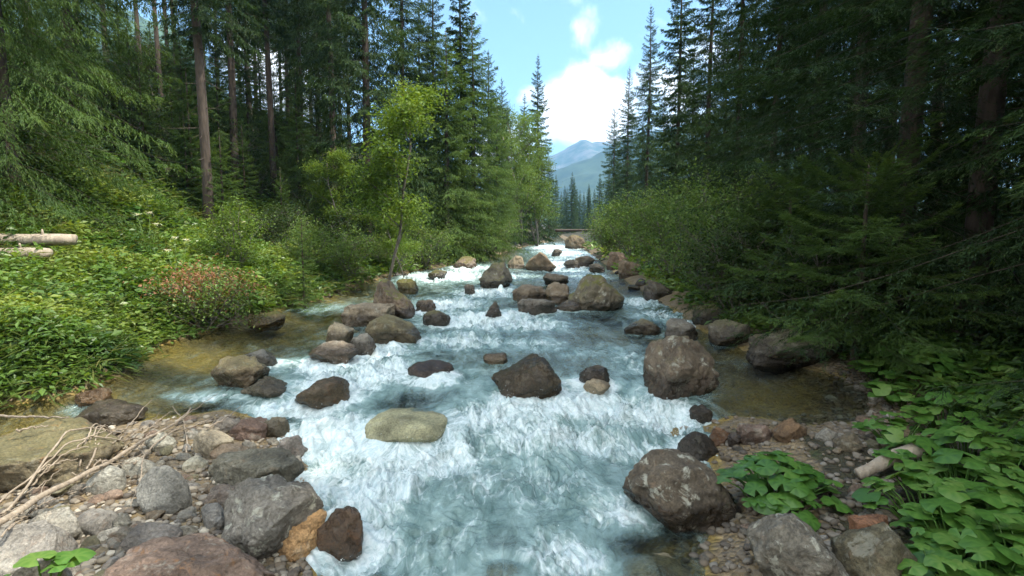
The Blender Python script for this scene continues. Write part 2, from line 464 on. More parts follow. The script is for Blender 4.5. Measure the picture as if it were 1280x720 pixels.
def ground_mat():
    m, N, L, o = mat('river_bed_and_forest_floor')
    geo = N('ShaderNodeNewGeometry')
    at = N('ShaderNodeAttribute', attribute_name='zone')     # x: under water, y: forest floor, z: bar
    sp = N('ShaderNodeSeparateXYZ'); L.new(at.outputs['Vector'], sp.inputs[0])
    v1 = N('ShaderNodeTexVoronoi', i_Scale=7); v2 = N('ShaderNodeTexVoronoi', i_Scale=19)
    wn = N('ShaderNodeTexNoise', i_Scale=5, i_Detail=4); L.new(geo.outputs['Position'], wn.inputs[0])
    ws = N('ShaderNodeVectorMath', operation='MULTIPLY_ADD'); ws.inputs[1].default_value = (.12, .12, .12)
    L.new(wn.outputs['Color'], ws.inputs[0]); L.new(geo.outputs['Position'], ws.inputs[2])
    L.new(ws.outputs[0], v1.inputs[0]); L.new(ws.outputs[0], v2.inputs[0])
    bw_ = N('ShaderNodeSeparateColor'); L.new(v1.outputs['Color'], bw_.inputs[0])
    bw2 = N('ShaderNodeSeparateColor'); L.new(v2.outputs['Color'], bw2.inputs[0])
    peb = ramp(N('ShaderNodeValToRGB'), [(0, (.12, .095, .05)), (.4, (.26, .20, .10)), (.7, (.20, .17, .12)), (1, (.42, .33, .18))])
    mixv = N('ShaderNodeMath', operation='MULTIPLY_ADD'); mixv.inputs[1].default_value = .5; L.new(bw2.outputs[0], mixv.inputs[0])
    hm = N('ShaderNodeMath', operation='MULTIPLY'); hm.inputs[1].default_value = .5; L.new(bw_.outputs[0], hm.inputs[0]); L.new(hm.outputs[0], mixv.inputs[2])
    L.new(mixv.outputs[0], peb.inputs[0])
    alg = N('ShaderNodeTexNoise', i_Scale=.9, i_Detail=5); L.new(geo.outputs['Position'], alg.inputs[0])
    algr = ramp(N('ShaderNodeValToRGB'), [(.4, (.55, .55, .55)), (.62, (1.0, .9, .45))]); L.new(alg.outputs[0], algr.inputs[0])
    bedc = N('ShaderNodeMix', data_type='RGBA', blend_type='MULTIPLY'); bedc.inputs[0].default_value = 1
    L.new(peb.outputs[0], bedc.inputs[6]); L.new(algr.outputs[0], bedc.inputs[7])
    fl = N('ShaderNodeTexNoise', i_Scale=3, i_Detail=9, i_Roughness=.7); L.new(geo.outputs['Position'], fl.inputs[0])
    flr = ramp(N('ShaderNodeValToRGB'), [(.3, (.018, .015, .009)), (.55, (.045, .040, .018)), (.75, (.045, .07, .018))]); L.new(fl.outputs[0], flr.inputs[0])
    dry = N('ShaderNodeMix', data_type='RGBA', blend_type='MULTIPLY'); dry.inputs[0].default_value = 1; dry.inputs[7].default_value = (.75, .72, .75, 1)
    L.new(peb.outputs[0], dry.inputs[6])
    a = N('ShaderNodeMix', data_type='RGBA'); L.new(sp.outputs[0], a.inputs[0]); L.new(dry.outputs[2], a.inputs[6]); L.new(bedc.outputs[2], a.inputs[7])
    b_ = N('ShaderNodeMix', data_type='RGBA'); L.new(sp.outputs[1], b_.inputs[0]); L.new(a.outputs[2], b_.inputs[6]); L.new(flr.outputs[0], b_.inputs[7])
    p = N('ShaderNodeBsdfPrincipled', i_Roughness=.85); L.new(b_.outputs[2], p.inputs['Base Color'])
    hh = N('ShaderNodeMath', operation='ADD'); L.new(v1.outputs['Distance'], hh.inputs[0]); L.new(v2.outputs['Distance'], hh.inputs[1])
    bm = N('ShaderNodeBump', i_Strength=.8, i_Distance=.06, invert=True); L.new(hh.outputs[0], bm.inputs['Height']); L.new(bm.outputs[0], p.inputs['Normal'])
    L.new(p.outputs[0], o.inputs[0])
    return m


def water_mat():
    m, N, L, o = mat('stream_water')
    fl = N('ShaderNodeAttribute', attribute_name='flow')
    fo = N('ShaderNodeAttribute', attribute_name='foam')
    ae = N('ShaderNodeAttribute', attribute_name='air')
    # stringy foam: stretched along the current and torn by a warp
    w = N('ShaderNodeTexNoise', i_Scale=2.2, i_Detail=4); L.new(fl.outputs['Vector'], w.inputs[0])
    wv = N('ShaderNodeVectorMath', operation='MULTIPLY_ADD'); wv.inputs[1].default_value = (.55, .55, .55)
    L.new(w.outputs['Color'], wv.inputs[0]); L.new(fl.outputs['Vector'], wv.inputs[2])
    n1 = N('ShaderNodeTexNoise', i_Scale=4.5, i_Detail=9, i_Roughness=.62); L.new(wv.outputs[0], n1.inputs[0])
    n2 = N('ShaderNodeTexNoise', i_Scale=17, i_Detail=7, i_Roughness=.7, i_Distortion=1.2); L.new(wv.outputs[0], n2.inputs[0])
    # thin bright strings between cells
    vo = N('ShaderNodeTexVoronoi', feature='DISTANCE_TO_EDGE', i_Scale=4.5); L.new(wv.outputs[0], vo.inputs[0])
    st = N('ShaderNodeMapRange', interpolation_type='SMOOTHSTEP'); st.inputs['From Min'].default_value = .10; st.inputs['From Max'].default_value = 0
    L.new(vo.outputs['Distance'], st.inputs['Value'])
    s1 = N('ShaderNodeMath', operation='MULTIPLY_ADD'); s1.inputs[1].default_value = 1.1; L.new(n1.outputs[0], s1.inputs[0]); L.new(fo.outputs['Fac'], s1.inputs[2])
    s2 = N('ShaderNodeMath', operation='MULTIPLY_ADD'); s2.inputs[1].default_value = .6; L.new(n2.outputs[0], s2.inputs[0]); L.new(s1.outputs[0], s2.inputs[2])
    n3 = N('ShaderNodeTexNoise', i_Scale=55, i_Detail=5, i_Roughness=.7, i_Distortion=.6); L.new(wv.outputs[0], n3.inputs[0])
    s2b = N('ShaderNodeMath', operation='MULTIPLY_ADD'); s2b.inputs[1].default_value = .26; L.new(n3.outputs[0], s2b.inputs[0]); L.new(s2.outputs[0], s2b.inputs[2])
    s2 = s2b
    s3 = N('ShaderNodeMath', operation='MULTIPLY_ADD'); s3.inputs[1].default_value = .18; L.new(st.outputs[0], s3.inputs[0]); L.new(s2.outputs[0], s3.inputs[2])
    fm = N('ShaderNodeMapRange', interpolation_type='SMOOTHSTEP'); fm.inputs['From Min'].default_value = 1.35; fm.inputs['From Max'].default_value = 1.90
    L.new(s3.outputs[0], fm.inputs['Value'])
    # aerated, milky water
    am = N('ShaderNodeMath', operation='MULTIPLY_ADD'); am.inputs[1].default_value = .8; L.new(n1.outputs[0], am.inputs[0]); L.new(ae.outputs['Fac'], am.inputs[2])
    ar = N('ShaderNodeMapRange', interpolation_type='SMOOTHSTEP'); ar.inputs['From Min'].default_value = .42; ar.inputs['From Max'].default_value = 1.15
    L.new(am.outputs[0], ar.inputs['Value'])
    bn = N('ShaderNodeMath', operation='MULTIPLY_ADD'); bn.inputs[1].default_value = .5; L.new(n2.outputs[0], bn.inputs[0]); L.new(n1.outputs[0], bn.inputs[2])
    bn2 = N('ShaderNodeMath', operation='MULTIPLY_ADD'); bn2.inputs[1].default_value = .12; L.new(n3.outputs[0], bn2.inputs[0]); L.new(bn.outputs[0], bn2.inputs[2])
    b = N('ShaderNodeBump', i_Strength=.7, i_Distance=.06); L.new(bn2.outputs[0], b.inputs['Height'])
    tr = N('ShaderNodeBsdfTransparent'); tr.inputs[0].default_value = (.90, .95, .85, 1)
    gl = N('ShaderNodeBsdfGlossy', i_Roughness=.08); L.new(b.outputs[0], gl.inputs['Normal'])
    fr = N('ShaderNodeFresnel', i_IOR=1.33); L.new(b.outputs[0], fr.inputs['Normal'])
    clear = N('ShaderNodeMixShader'); L.new(fr.outputs[0], clear.inputs[0]); L.new(tr.outputs[0], clear.inputs[1]); L.new(gl.outputs[0], clear.inputs[2])
    mcol = ramp(N('ShaderNodeValToRGB'), [(0.3, (.085, .155, .145)), (0.7, (.32, .45, .44))]); L.new(n1.outputs[0], mcol.inputs[0])
    milky = N('ShaderNodeBsdfPrincipled', i_Roughness=.18); L.new(mcol.outputs[0], milky.inputs['Base Color']); L.new(b.outputs[0], milky.inputs['Normal'])
    mx = N('ShaderNodeMixShader'); L.new(ar.outputs[0], mx.inputs[0]); L.new(clear.outputs[0], mx.inputs[1]); L.new(milky.outputs[0], mx.inputs[2])
    foam = N('ShaderNodeBsdfPrincipled', i_Roughness=.5); fcol = ramp(N('ShaderNodeValToRGB'), [(0.32, (.40, .54, .56)), (0.62, (.74, .81, .82))]); L.new(n2.outputs[0], fcol.inputs[0]); L.new(fcol.outputs[0], foam.inputs['Base Color']); L.new(b.outputs[0], foam.inputs['Normal'])
    m2 = N('ShaderNodeMixShader'); L.new(fm.outputs[0], m2.inputs[0]); L.new(mx.outputs[0], m2.inputs[1]); L.new(foam.outputs[0], m2.inputs[2])
    L.new(m2.outputs[0], o.inputs[0])
    return m


# ------------------------------------------------------------------ ground sheet
def axis(segs):
    out_ = []
    for a, b, d0, d1 in segs:
        x = a
        while x < b:
            out_.append(x)
            f = (x - a) / (b - a)
            x += d0 + (d1 - d0) * f
    return np.array(out_)


gx = axis([(0, 13, .075, .075), (13, 40, .12, .8), (40, 300, 2, 20), (300, 4200, 40, 400)])
gx = np.concatenate([-gx[::-1], gx[1:]])
gy = axis([(-60, -4, 6, .8), (-4, 2, .25, .08), (2, 12, .06, .08), (12, 40, .1, .45), (40, 250, .8, 8), (250, 4500, 15, 400)])
GX, GY = np.meshgrid(gx, gy)
GZ, GD, GB, GL = land(GX, GY, True)
nx, ny = len(gx), len(gy)
idx = np.arange(nx * ny).reshape(ny, nx)
quads = np.stack([idx[:-1, :-1], idx[:-1, 1:], idx[1:, 1:], idx[1:, :-1]], -1).reshape(-1, 4)
zone = np.stack([(GD < 0.05).astype(float), (GD > np.where(GL, .25, .9)) & ~GB, GB.astype(float)], -1).reshape(-1, 3)
link('ground', mesh_data('ground', np.stack([GX, GY, GZ], -1).reshape(-1, 3), quads, ground_mat(), {'zone': zone}), kind='structure',
     label='stream bed, gravel and forest floor', cat='ground')

# ------------------------------------------------------------------ labels that single a repeat out by its neighbours
NAMED = {'rock': [], 'tree': [], 'bush': []}
USED = set()
CUT = ' with| at | in | on | under | beside| behind| left of| right of| lying| standing| tilted| half| among| below| above| parting| along| between| washed| awash| wedged| sloping| leaning| alone| of the| from the| next| near | far | into | ahead| to the| against| reaching| topping| just| directly| hanging| over | overhanging| before'


def short(label):
    import re
    return re.split(CUT, label.split(',')[0])[0].strip()


def remember(kind, x, y, label):
    if len(short(label).split()) > 2:
        NAMED[kind].append((x, y, short(label)))


def by_neighbour(what, x, y, kinds):
    c = sorted(((x - a) ** 2 + (y - b) ** 2, a, b, s_) for k in kinds for a, b, s_ in NAMED[k])
    best = None
    for d_, a, b, s_ in c[:30]:
        du = x / max(y, 1) - a / max(b, 1)
        if abs(du) * y > .45 * abs(y - b):
            rel = 'right of the' if du > 0 else 'left of the'
        else:
            rel = 'behind the' if y > b else 'in front of the'
        l_ = f'{what} {rel} {s_}'
        if len(l_.split()) > 16:
            continue
        best = best or l_
        if l_ not in USED:
            USED.add(l_)
            return l_
    return best or what


# ------------------------------------------------------------------ rocks
ICO = {}


def ico(n):
    if n not in ICO:
        bm = bmesh.new(); bmesh.ops.create_icosphere(bm, subdivisions=n, radius=1)
        bm.verts.ensure_lookup_table()
        ICO[n] = (np.array([v.co[:] for v in bm.verts]), np.array([[v.index for v in f.verts] for f in bm.faces]))
        bm.free()
    return ICO[n]


def rock_shape(seed, dims, sub=5, ncut=9, cuts=(), rough=1.0, boxy=.15):
    r = np.random.default_rng(seed)
    V, F = ico(sub)
    V = V.copy()
    V = V / (np.sum(np.abs(V) ** (2 + 3 * boxy), 1, keepdims=True) ** (1 / (2 + 3 * boxy)))
    allc = [(*(n / np.linalg.norm(n)), r.uniform(.62, .88)) for n in r.normal(size=(ncut, 3))] + list(cuts)
    for c in allc:
        n = np.array(c[:3], float); n /= np.linalg.norm(n)
        a = V @ n - c[3]
        k = np.where(a > 0, a * .84, 0)
        V = V - n * k[:, None]
    V = V + fbm(V * 1.3 + seed * 3.7, 3, seed)[:, None] * V * .16 * rough
    lo, hi = V.min(0), V.max(0)
    V = (V - (lo + hi) / 2) / ((hi - lo) / 2)
    D = np.array(dims) / 2
    V = V * D
    Nn = V / np.linalg.norm(V / D, axis=1, keepdims=True) / D
    Nn /= np.linalg.norm(Nn, axis=1, keepdims=True)
    s = float(np.mean(D))
    f1 = fbm(V / s * 2.2 + seed, 4, seed + 5)
    f2 = np.abs(fbm(V / s * 1.7 - seed, 3, seed + 9))
    V = V + Nn * (f1 * .065 * rough - np.clip(.16 - f2, 0, 1) * .28 * rough)[:, None] * s
    return V, F


SUNK = []
ROCKS = []          # (x, y, rx, ry, z_top) for the current to flow round


def rock_obj(name, V, F, loc, color, label, group=None, moss=0, lichen=.3, rust=.2, wl=None, cat='boulder', rotz=0, tilt=0):
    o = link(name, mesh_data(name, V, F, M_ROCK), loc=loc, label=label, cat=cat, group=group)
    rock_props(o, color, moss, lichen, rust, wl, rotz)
    o.rotation_euler[1] = tilt
    return o


def rock_props(o, color, moss=0, lichen=.3, rust=.2, wl=None, rotz=0):
    o.color = tuple(.62 * c_ + .26 * k_ for c_, k_ in zip(color, (.180, .152, .095))) + (1,)
    o['moss'], o['lichen'], o['rust'] = float(moss), float(lichen), float(rust)
    o['waterline'] = float(zw(o.location.y) + .15 if wl is None else wl)
    o.rotation_euler = (0, 0, rotz)


GREY, BROWN, TAN, DARK, PALE, RED, OLIVE, ORANGE = ((.17, .165, .15), (.16, .115, .08), (.30, .24, .16), (.07, .062, .055), (.42, .40, .35), (.22, .125, .09), (.16, .15, .085), (.36, .20, .09))


def boulder(u0, u1, v0, v1, label, color, seed, depth=.85, cuts=(), sub=5, moss=0, lichen=.3, rust=.2, sink=.35, wet=None, name=None, ncut=9,
            boxy=.14, rough=1.0, rotz=0, cat=None, group=None, tilt=0, top=None, sunk=False):
    uc = (u0 + u1) / 2
    P, t = hit(uc, v1)
    w0 = (u1 - u0) / FPX * t
    tc_ = t + w0 * depth * .36
    w = (u1 - u0) / FPX * tc_
    base = P[2]
    top = CAMH + pix_dir(uc, v0)[2] * tc_ if top is None else float(zw(P[1])) + top
    h = max(top - base, .1 * w)
    zb = base - sink * h - .04
    d = pix_dir(uc, (v0 + v1) / 2)
    cx, cyy = d[0] * tc_, d[1] * tc_
    V, F = rock_shape(seed, (w * .98, w * depth, (base + h - zb) * .96), sub, ncut, cuts, rough, boxy)
    o = rock_obj(name or ('boulder' if w > .45 else 'river_stone'), V, F, (cx, cyy, (base + h + zb) / 2), color, label, group, moss, lichen, rust, wet, cat or ('boulder' if w > .45 else 'stone'), rotz, tilt)
    ROCKS.append((cx, cyy, w / 2, w * depth / 2, base + h))
    remember('rock', cx, cyy, label)
    if sunk: SUNK.append((cx, cyy, w / 2, w * depth / 2, base + h - float(zw(cyy))))
    return o


# mid-stream and banks, nearest to farthest
boulder(778, 925, 563, 662, 'big brown lichen-spotted boulder at the right edge of the rapids beside the round-leaved clump', (.105, .08, .06), 11, .8, [(-.5, -.2, -.8, .7)], 6, lichen=1.0, ncut=5, boxy=.05, tilt=.28)
boulder(932, 1052, 637, 745, 'grey mottled boulder at the bottom edge, below the large-leaved plant', (.15, .14, .12), 12, .9, [(.7, 0, .6, .6)], 6, lichen=.9, ncut=8)
boulder(1052, 1150, 652, 740, 'olive brown rock at the bottom right, beside the grey mottled boulder', (.12, .105, .06), 13, .9, [], 5, lichen=.4)
boulder(806, 897, 416, 497, 'large reddish brown boulder standing alone at the outlet of the still pool', (.155, .115, .085), 14, .85, [(-.75, -.3, .5, .62), (.5, -.5, .55, .6), (.2, -.95, -.2, .65)], 6, lichen=.75, moss=.25, ncut=7, boxy=.3)
boulder(612, 702, 443, 497, 'smooth wet brown boulder parting the white water in mid-stream', (.16, .12, .07), 15, .8, [(-.6, -.1, .75, .5), (.8, 0, .5, .62)], 6, moss=.35, lichen=.4, wet=9, ncut=5, boxy=.1)
boulder(723, 763, 456, 482, 'dark wet rock with a tan stone at its foot, mid-stream', DARK, 16, .8)
boulder(728, 763, 474, 489, 'small tan stone at the foot of a dark wet rock', TAN, 17, .7, wet=-5)
boulder(604, 635, 440, 455, 'small pale tan stone half awash behind the smooth wet brown boulder', TAN, 18, .8)
boulder(508, 567, 444, 474, 'dark reddish wet rock awash in the left rapids', (.10, .065, .055), 19, .8, wet=9, top=.22, sunk=True)
boulder(372, 438, 470, 508, 'wet rock with an orange top in the white water beside the stone bar', (.24, .18, .10), 20, .9, rust=1.0, wet=9, sub=5, ncut=12)
boulder(262, 330, 446, 486, 'tan boulder with a flat sunlit top in the side channel', (.30, .23, .13), 21, .8, [(0, -.2, .95, .55), (-.3, -.9, -.4, .6)], 6, lichen=.5, moss=.35)
boulder(300, 347, 436, 460, 'pale grey stone behind the tan boulder of the side channel', (.27, .26, .23), 22, .9)
boulder(303, 360, 471, 496, 'low pale stone washed over, right of the tan boulder of the side channel', (.30, .28, .20), 23, .9, wet=9)
boulder(386, 448, 426, 452, 'brownish grey rounded rock, lowest of the cluster left of the rapids', (.24, .19, .14), 24, .8, lichen=.6)
boulder(404, 441, 402, 430, 'pale tan round rock in the cluster left of the rapids', (.36, .30, .20), 25, .85, [(.4, 0, .8, .65)], lichen=.3)
boulder(437, 471, 417, 442, 'grey rock wedged under the sloping olive rock', GREY, 26, .8)
boulder(456, 526, 393, 429, 'olive rock sloping down to the water in the cluster left of the rapids', (.21, .17, .095), 27, .8, [(.55, -.1, .8, .38), (-.6, 0, .7, .7)], 6, moss=.3)
boulder(427, 495, 379, 407, 'long flat-topped tan rock in front of the tall brown boulder', (.27, .215, .15), 28, .75, [(0, 0, 1, .5)], 6, lichen=.5, boxy=.6)
boulder(463, 519, 347, 399, 'tall brown boulder with a mossy top beside the left bank', (.17, .12, .09), 29, .9, [(.7, -.2, .65, .45), (-.8, -.2, .3, .75)], 6, moss=1.0, lichen=.4)
boulder(496, 523, 347, 368, 'yellow mossy rock behind the tall brown boulder', (.22, .19, .07), 30, .9, moss=1.0)
boulder(528, 563, 386, 406, 'dark round wet rock right of the olive sloping rock', DARK, 31, .9, moss=.5, boxy=.1, ncut=4)
boulder(518, 545, 374, 390, 'small brown wet rock between the tall brown boulder and the dark round one', BROWN, 32, .9)
boulder(606, 628, 376, 396, 'dark angular rock alone in the foaming water', (.06, .055, .05), 33, .8, [(-.8, 0, .6, .5), (.8, 0, .4, .6)])
boulder(580, 594, 355, 368, 'small dark rock upstream of the dark angular one', DARK, 34, .9)
boulder(708, 781, 342, 388, 'largest mid-stream boulder, domed with moss on its top', (.17, .145, .10), 35, .85, [(-.8, -.2, .5, .7), (.75, -.1, .6, .72)], 6, moss=1.0, lichen=.6, ncut=3, boxy=.05)
boulder(682, 713, 352, 380, 'brown block leaning on the left side of the domed mossy boulder', (.22, .165, .11), 36, .8, [(0, -.4, .9, .6)])
boulder(640, 686, 356, 378, 'brown rock left of the leaning brown block', (.20, .15, .105), 37, .8)
boulder(646, 697, 373, 391, 'low grey slab in front of the mid-stream group', (.16, .145, .13), 38, .6, [(0, 0, 1, .5)])
boulder(690, 730, 376, 389, 'low wet brown slab at the foot of the domed mossy boulder', (.15, .12, .08), 39, .6)
boulder(678, 711, 341, 357, 'dark rounded rock behind the mid-stream group', (.12, .10, .08), 40, .9)
boulder(599, 641, 327, 359, 'grey boulder with moss cap standing in mid-stream ahead of the bend', (.17, .15, .12), 41, .9, [(-.7, 0, .6, .7)], 6, moss=.7, lichen=.6)
boulder(534, 559, 337, 348, 'low dark mossy rock near the left bank', DARK, 42, .9, moss=.8)
boulder(566, 596, 320, 335, 'pinkish rock with a yellow mossy side at the left bank', (.30, .22, .17), 43, .9, moss=.8)
boulder(634, 657, 319, 336, 'tan rock left of the brown pyramid-shaped rock', TAN, 44, .9)
boulder(655, 696, 314, 339, 'brown pyramid-shaped rock in the upper rapids', (.25, .17, .11), 45, .85, [(.75, 0, .65, .4), (-.7, 0, .7, .6)], moss=.2)
boulder(689, 703, 311, 320, 'small dark stone upstream of the pyramid-shaped rock', DARK, 46, .9)
boulder(706, 731, 293, 311, 'big brown rock far upstream where the stream narrows', (.14, .10, .065), 47, .9, moss=.4)
boulder(704, 726, 324, 335, 'dark flat rock among upper rapids, left of its neighbour', DARK, 48, .9)
boulder(718, 743, 319, 333, 'dark brown rock in the upper rapids near the right bank', (.13, .10, .08), 49, .9)
boulder(736, 756, 329, 340, 'small dark brown rock nearest the camera among the upper rapids trio', (.11, .09, .07), 50, .9)
boulder(758, 786, 314, 336, 'reddish brown rock on the right bank of the upper rapids', (.20, .125, .085), 51, .9)
boulder(772, 802, 324, 346, 'brown rock at the foot of the right-hand bushes', (.19, .13, .085), 52, .9)
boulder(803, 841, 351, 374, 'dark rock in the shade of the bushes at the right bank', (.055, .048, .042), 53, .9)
boulder(779, 827, 398, 419, 'low ridge-backed rock in the calm teal water', (.13, .11, .08), 54, .8, [(-.6, 0, .8, .45), (.6, 0, .8, .5)], moss=.3)
boulder(829, 873, 397, 426, 'grey rock behind the large reddish brown boulder', (.19, .18, .16), 55, .9)
boulder(886, 937, 398, 434, 'rounded grey rock at the upper end of the still pool', (.13, .115, .095), 56, .9, moss=.4)
boulder(938, 1046, 412, 462, 'long dark slab leaning into the still pool', (.075, .068, .062), 57, .6, [(-.2, -.3, .9, .55)], 6, moss=.3, boxy=.5)
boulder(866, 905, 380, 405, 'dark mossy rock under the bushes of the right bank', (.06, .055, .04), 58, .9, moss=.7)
boulder(312, 358, 388, 409, 'rock with yellow lichen under the leaves of the left bank', (.26, .20, .08), 59, .8, moss=.9)
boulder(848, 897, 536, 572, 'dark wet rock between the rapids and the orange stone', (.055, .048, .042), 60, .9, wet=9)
boulder(887, 913, 534, 557, 'orange brown stone on the right-hand stone spit', (.30, .14, .06), 61, .9, boxy=.1, ncut=4)
boulder(909, 928, 540, 560, 'small dark stone next to the orange stone', (.10, .07, .06), 62, .9)
boulder(922, 969, 530, 555, 'flat reddish stone on the right-hand stone spit', (.22, .14, .11), 63, .7, boxy=.2)
boulder(966, 1009, 523, 552, 'rusty tilted slab on the right-hand stone spit', (.24, .13, .06), 64, .6, [(-.5, -.2, .8, .4)])
boulder(1020, 1047, 535, 552, 'pale oval stone at the edge of the still pool', (.30, .28, .24), 65, .8, boxy=.05, ncut=3, wet=-5)
boulder(1045, 1078, 540, 566, 'brown stone beside the pale oval stone', (.15, .12, .08), 66, .8)
boulder(1063, 1117, 645, 680, 'rusty red flat stone beside the large-leaved plant', (.33, .13, .06), 67, .7, [(0, 0, 1, .6)])
boulder(862, 890, 505, 523, 'small dark stone where the pool spills over', (.07, .06, .05), 68, .9)
boulder(458, 560, 490, 555, 'smooth pale greenish boulder half sunk in the white water of the left rapids', (.40, .39, .23), 69, 1.0, [(0, -.75, -.3, .75)], 6, ncut=2, boxy=.05, wet=-5, lichen=.2, rust=0, rough=.5, top=.26, sunk=True)
boulder(770, 872, 665, 750, 'pale streaked rock under running water at the bottom', (.24, .20, .12), 70, .9, [], 5, ncut=4, wet=-5, top=.12, sunk=True)
boulder(588, 668, 690, 745, 'smooth tan boulder under the water at the bottom edge', (.30, .26, .14), 71, 1.0, [], 5, ncut=2, boxy=.1, wet=-5, top=.06, sunk=True)
# the stone bar
boulder(277, 399, 602, 703, 'grey and black boulder with an orange broken side on the stone bar', (.19, .18, .165), 80, .9, [(.75, -.45, -.2, .55), (-.5, -.6, .5, .7)], 6, lichen=1.0, rust=0, ncut=8, wet=-5)
boulder(342, 402, 640, 701, 'orange broken stone against the side of the grey and black boulder', (.54, .31, .13), 181, 1.0, [(.2, -.4, .8, .45), (-.3, -.8, .4, .45), (.8, -.5, .2, .5)], 6, lichen=.3, wet=-5, ncut=6, boxy=.3, rough=1.5)
boulder(128, 342, 682, 760, 'long low reddish boulder along the bottom edge', (.23, .15, .12), 82, .5, [(0, 0, 1, .6)], 6, lichen=.4, rust=.9, wet=-5, boxy=.4)
boulder(176, 237, 580, 645, 'flat grey stone tilted towards the camera', (.22, .225, .215), 83, .75, [(.1, -.5, .8, .45)], 6, lichen=.2, rust=0, rough=.5, wet=-5, ncut=3, boxy=0, tilt=-.5)
boulder(262, 384, 567, 614, 'long dark olive slab at the edge of the white water', (.105, .105, .085), 84, .5, [(0, -.1, 1, .5)], 6, lichen=.2, wet=-5)
boulder(150, 226, 656, 692, 'dark grey flat stone in front of the tilted grey one', (.15, .14, .14), 85, .6, lichen=.1, rough=.5, wet=-5)
boulder(346, 384, 544, 572, 'dark rounded stone at the tip of the dark olive slab', (.15, .14, .14), 86, .8, boxy=.1, ncut=4, wet=-5)
boulder(240, 289, 535, 573, 'pale tan stone with a blunt top beside the brown stones', (.42, .36, .26), 87, .7, lichen=0, rough=.5, wet=-5)
boulder(183, 218, 540, 565, 'whitish stone under the dry twigs', (.44, .43, .36), 88, .8, lichen=0, rough=.6, wet=-5)
boulder(229, 259, 570, 589, 'small cream oval stone in the middle of the bar', (.46, .43, .33), 89, .7, rough=.4, wet=-5, boxy=.1, ncut=3)
boulder(154, 191, 572, 597, 'whitish wedge-shaped stone in the middle of the dry twigs', (.44, .43, .37), 90, .8, [(.6, 0, .8, .4)], rough=.5, wet=-5)
boulder(105, 156, 580, 618, 'pale grey wedge leaning among the twigs', (.38, .38, .34), 91, .6, [(-.5, -.2, .8, .4)], rough=.5, wet=-5)
boulder(91, 148, 639, 669, 'dark grey oval stone left of the flat stones', (.17, .165, .16), 92, .7, boxy=.1, rough=.5, wet=-5)
boulder(135, 165, 642, 664, 'grey stone next to the dark grey oval one', (.2, .2, .18), 93, .8, wet=-5)
boulder(259, 299, 606, 634, 'dark purplish stone behind the grey and black boulder', (.14, .115, .11), 94, .8, wet=-5)
boulder(253, 284, 629, 664, 'grey upright stone left of the grey and black boulder', (.19, .19, .19), 95, .8, rough=.5, wet=-5)
boulder(291, 336, 521, 550, 'dark reddish brown rock at the head of the bar', (.16, .09, .075), 96, .9, wet=-5)
boulder(264, 311, 555, 579, 'brown flat stone in front of the pale tan stone', (.17, .125, .09), 97, .8, wet=-5)
boulder(36, 102, 637, 692, 'large pale stone at the left of the bar', (.42, .40, .35), 98, .8, lichen=.2, wet=-5)
boulder(-30, 92, 660, 745, 'big light grey slab in the bottom left corner', (.36, .34, .31), 99, .7, [(.1, -.3, .9, .4)], 6, lichen=.3, rough=.6, wet=-5)
boulder(-20, 142, 541, 616, 'broad olive slab lying across the head of the bar at the left', (.17, .14, .085), 100, 1.0, [(0, -.15, .98, .3)], 6, moss=.4, rust=.6, wet=-5)
boulder(398, 457, 634, 694, 'wet brown rock with an orange side at the edge of the chute', (.20, .12, .07), 101, .9, [], 5, rust=.8, wet=9)
boulder(96, 182, 501, 532, 'dark smooth slab under water in the side channel', (.13, .11, .075), 102, .7, wet=9, ncut=4)
boulder(95, 135, 484, 506, 'orange brown stone at the foot of the left bank', (.34, .20, .08), 103, .8)
boulder(270, 300, 520, 540, 'greyish stone at the head of the bar beside the reddish rock', (.25, .22, .19), 104, .8, wet=-5)
boulder(330, 362, 520, 548, 'rounded wet tan stone at the head of the bar', (.28, .25, .16), 105, .8)

def rest(x, y):
    """top of whatever lies there: land, water or a rock"""
    z = surf(x, y)
    for rx, ry, ra, rb, zt in ROCKS:
        q_ = ((x - rx) / ra) ** 2 + ((y - ry) / rb) ** 2
        h0 = float(zw(ry))
        z = np.where(q_ < 1, np.maximum(z, h0 + (zt - h0) * np.clip(1 - q_ ** 3, 0, 1) ** .5 * 1.03), z)
    return z


def hit_top(u, v):
    d = pix_dir(u, v)
    T_ = np.linspace(2.0, 26, 1400)
    Z = CAMH + d[2] * T_
    g = rest(d[0] * T_, d[1] * T_)
    k = int(np.argmax(Z < g)) if (Z < g).any() else len(T_) - 1
    return d * T_[k] + np.array((0, 0, CAMH))


# loose cobbles, copies of eight shapes
cob_src = [mesh_data('cobble', *rock_shape(200 + k, (1, rng.uniform(.6, .9), rng.uniform(.35, .6)), 4, 7, rough=.6, boxy=.15), M_ROCK) for k in range(8)]
COBNAME = ['grey', 'brown', 'tan', 'dark', 'pale', 'reddish', 'olive', 'light grey', 'cream']
COBCOL = [GREY, BROWN, TAN, (.12, .11, .1), PALE, (.2, .13, .1), OLIVE, (.26, .25, .24), (.34, .31, .25)]


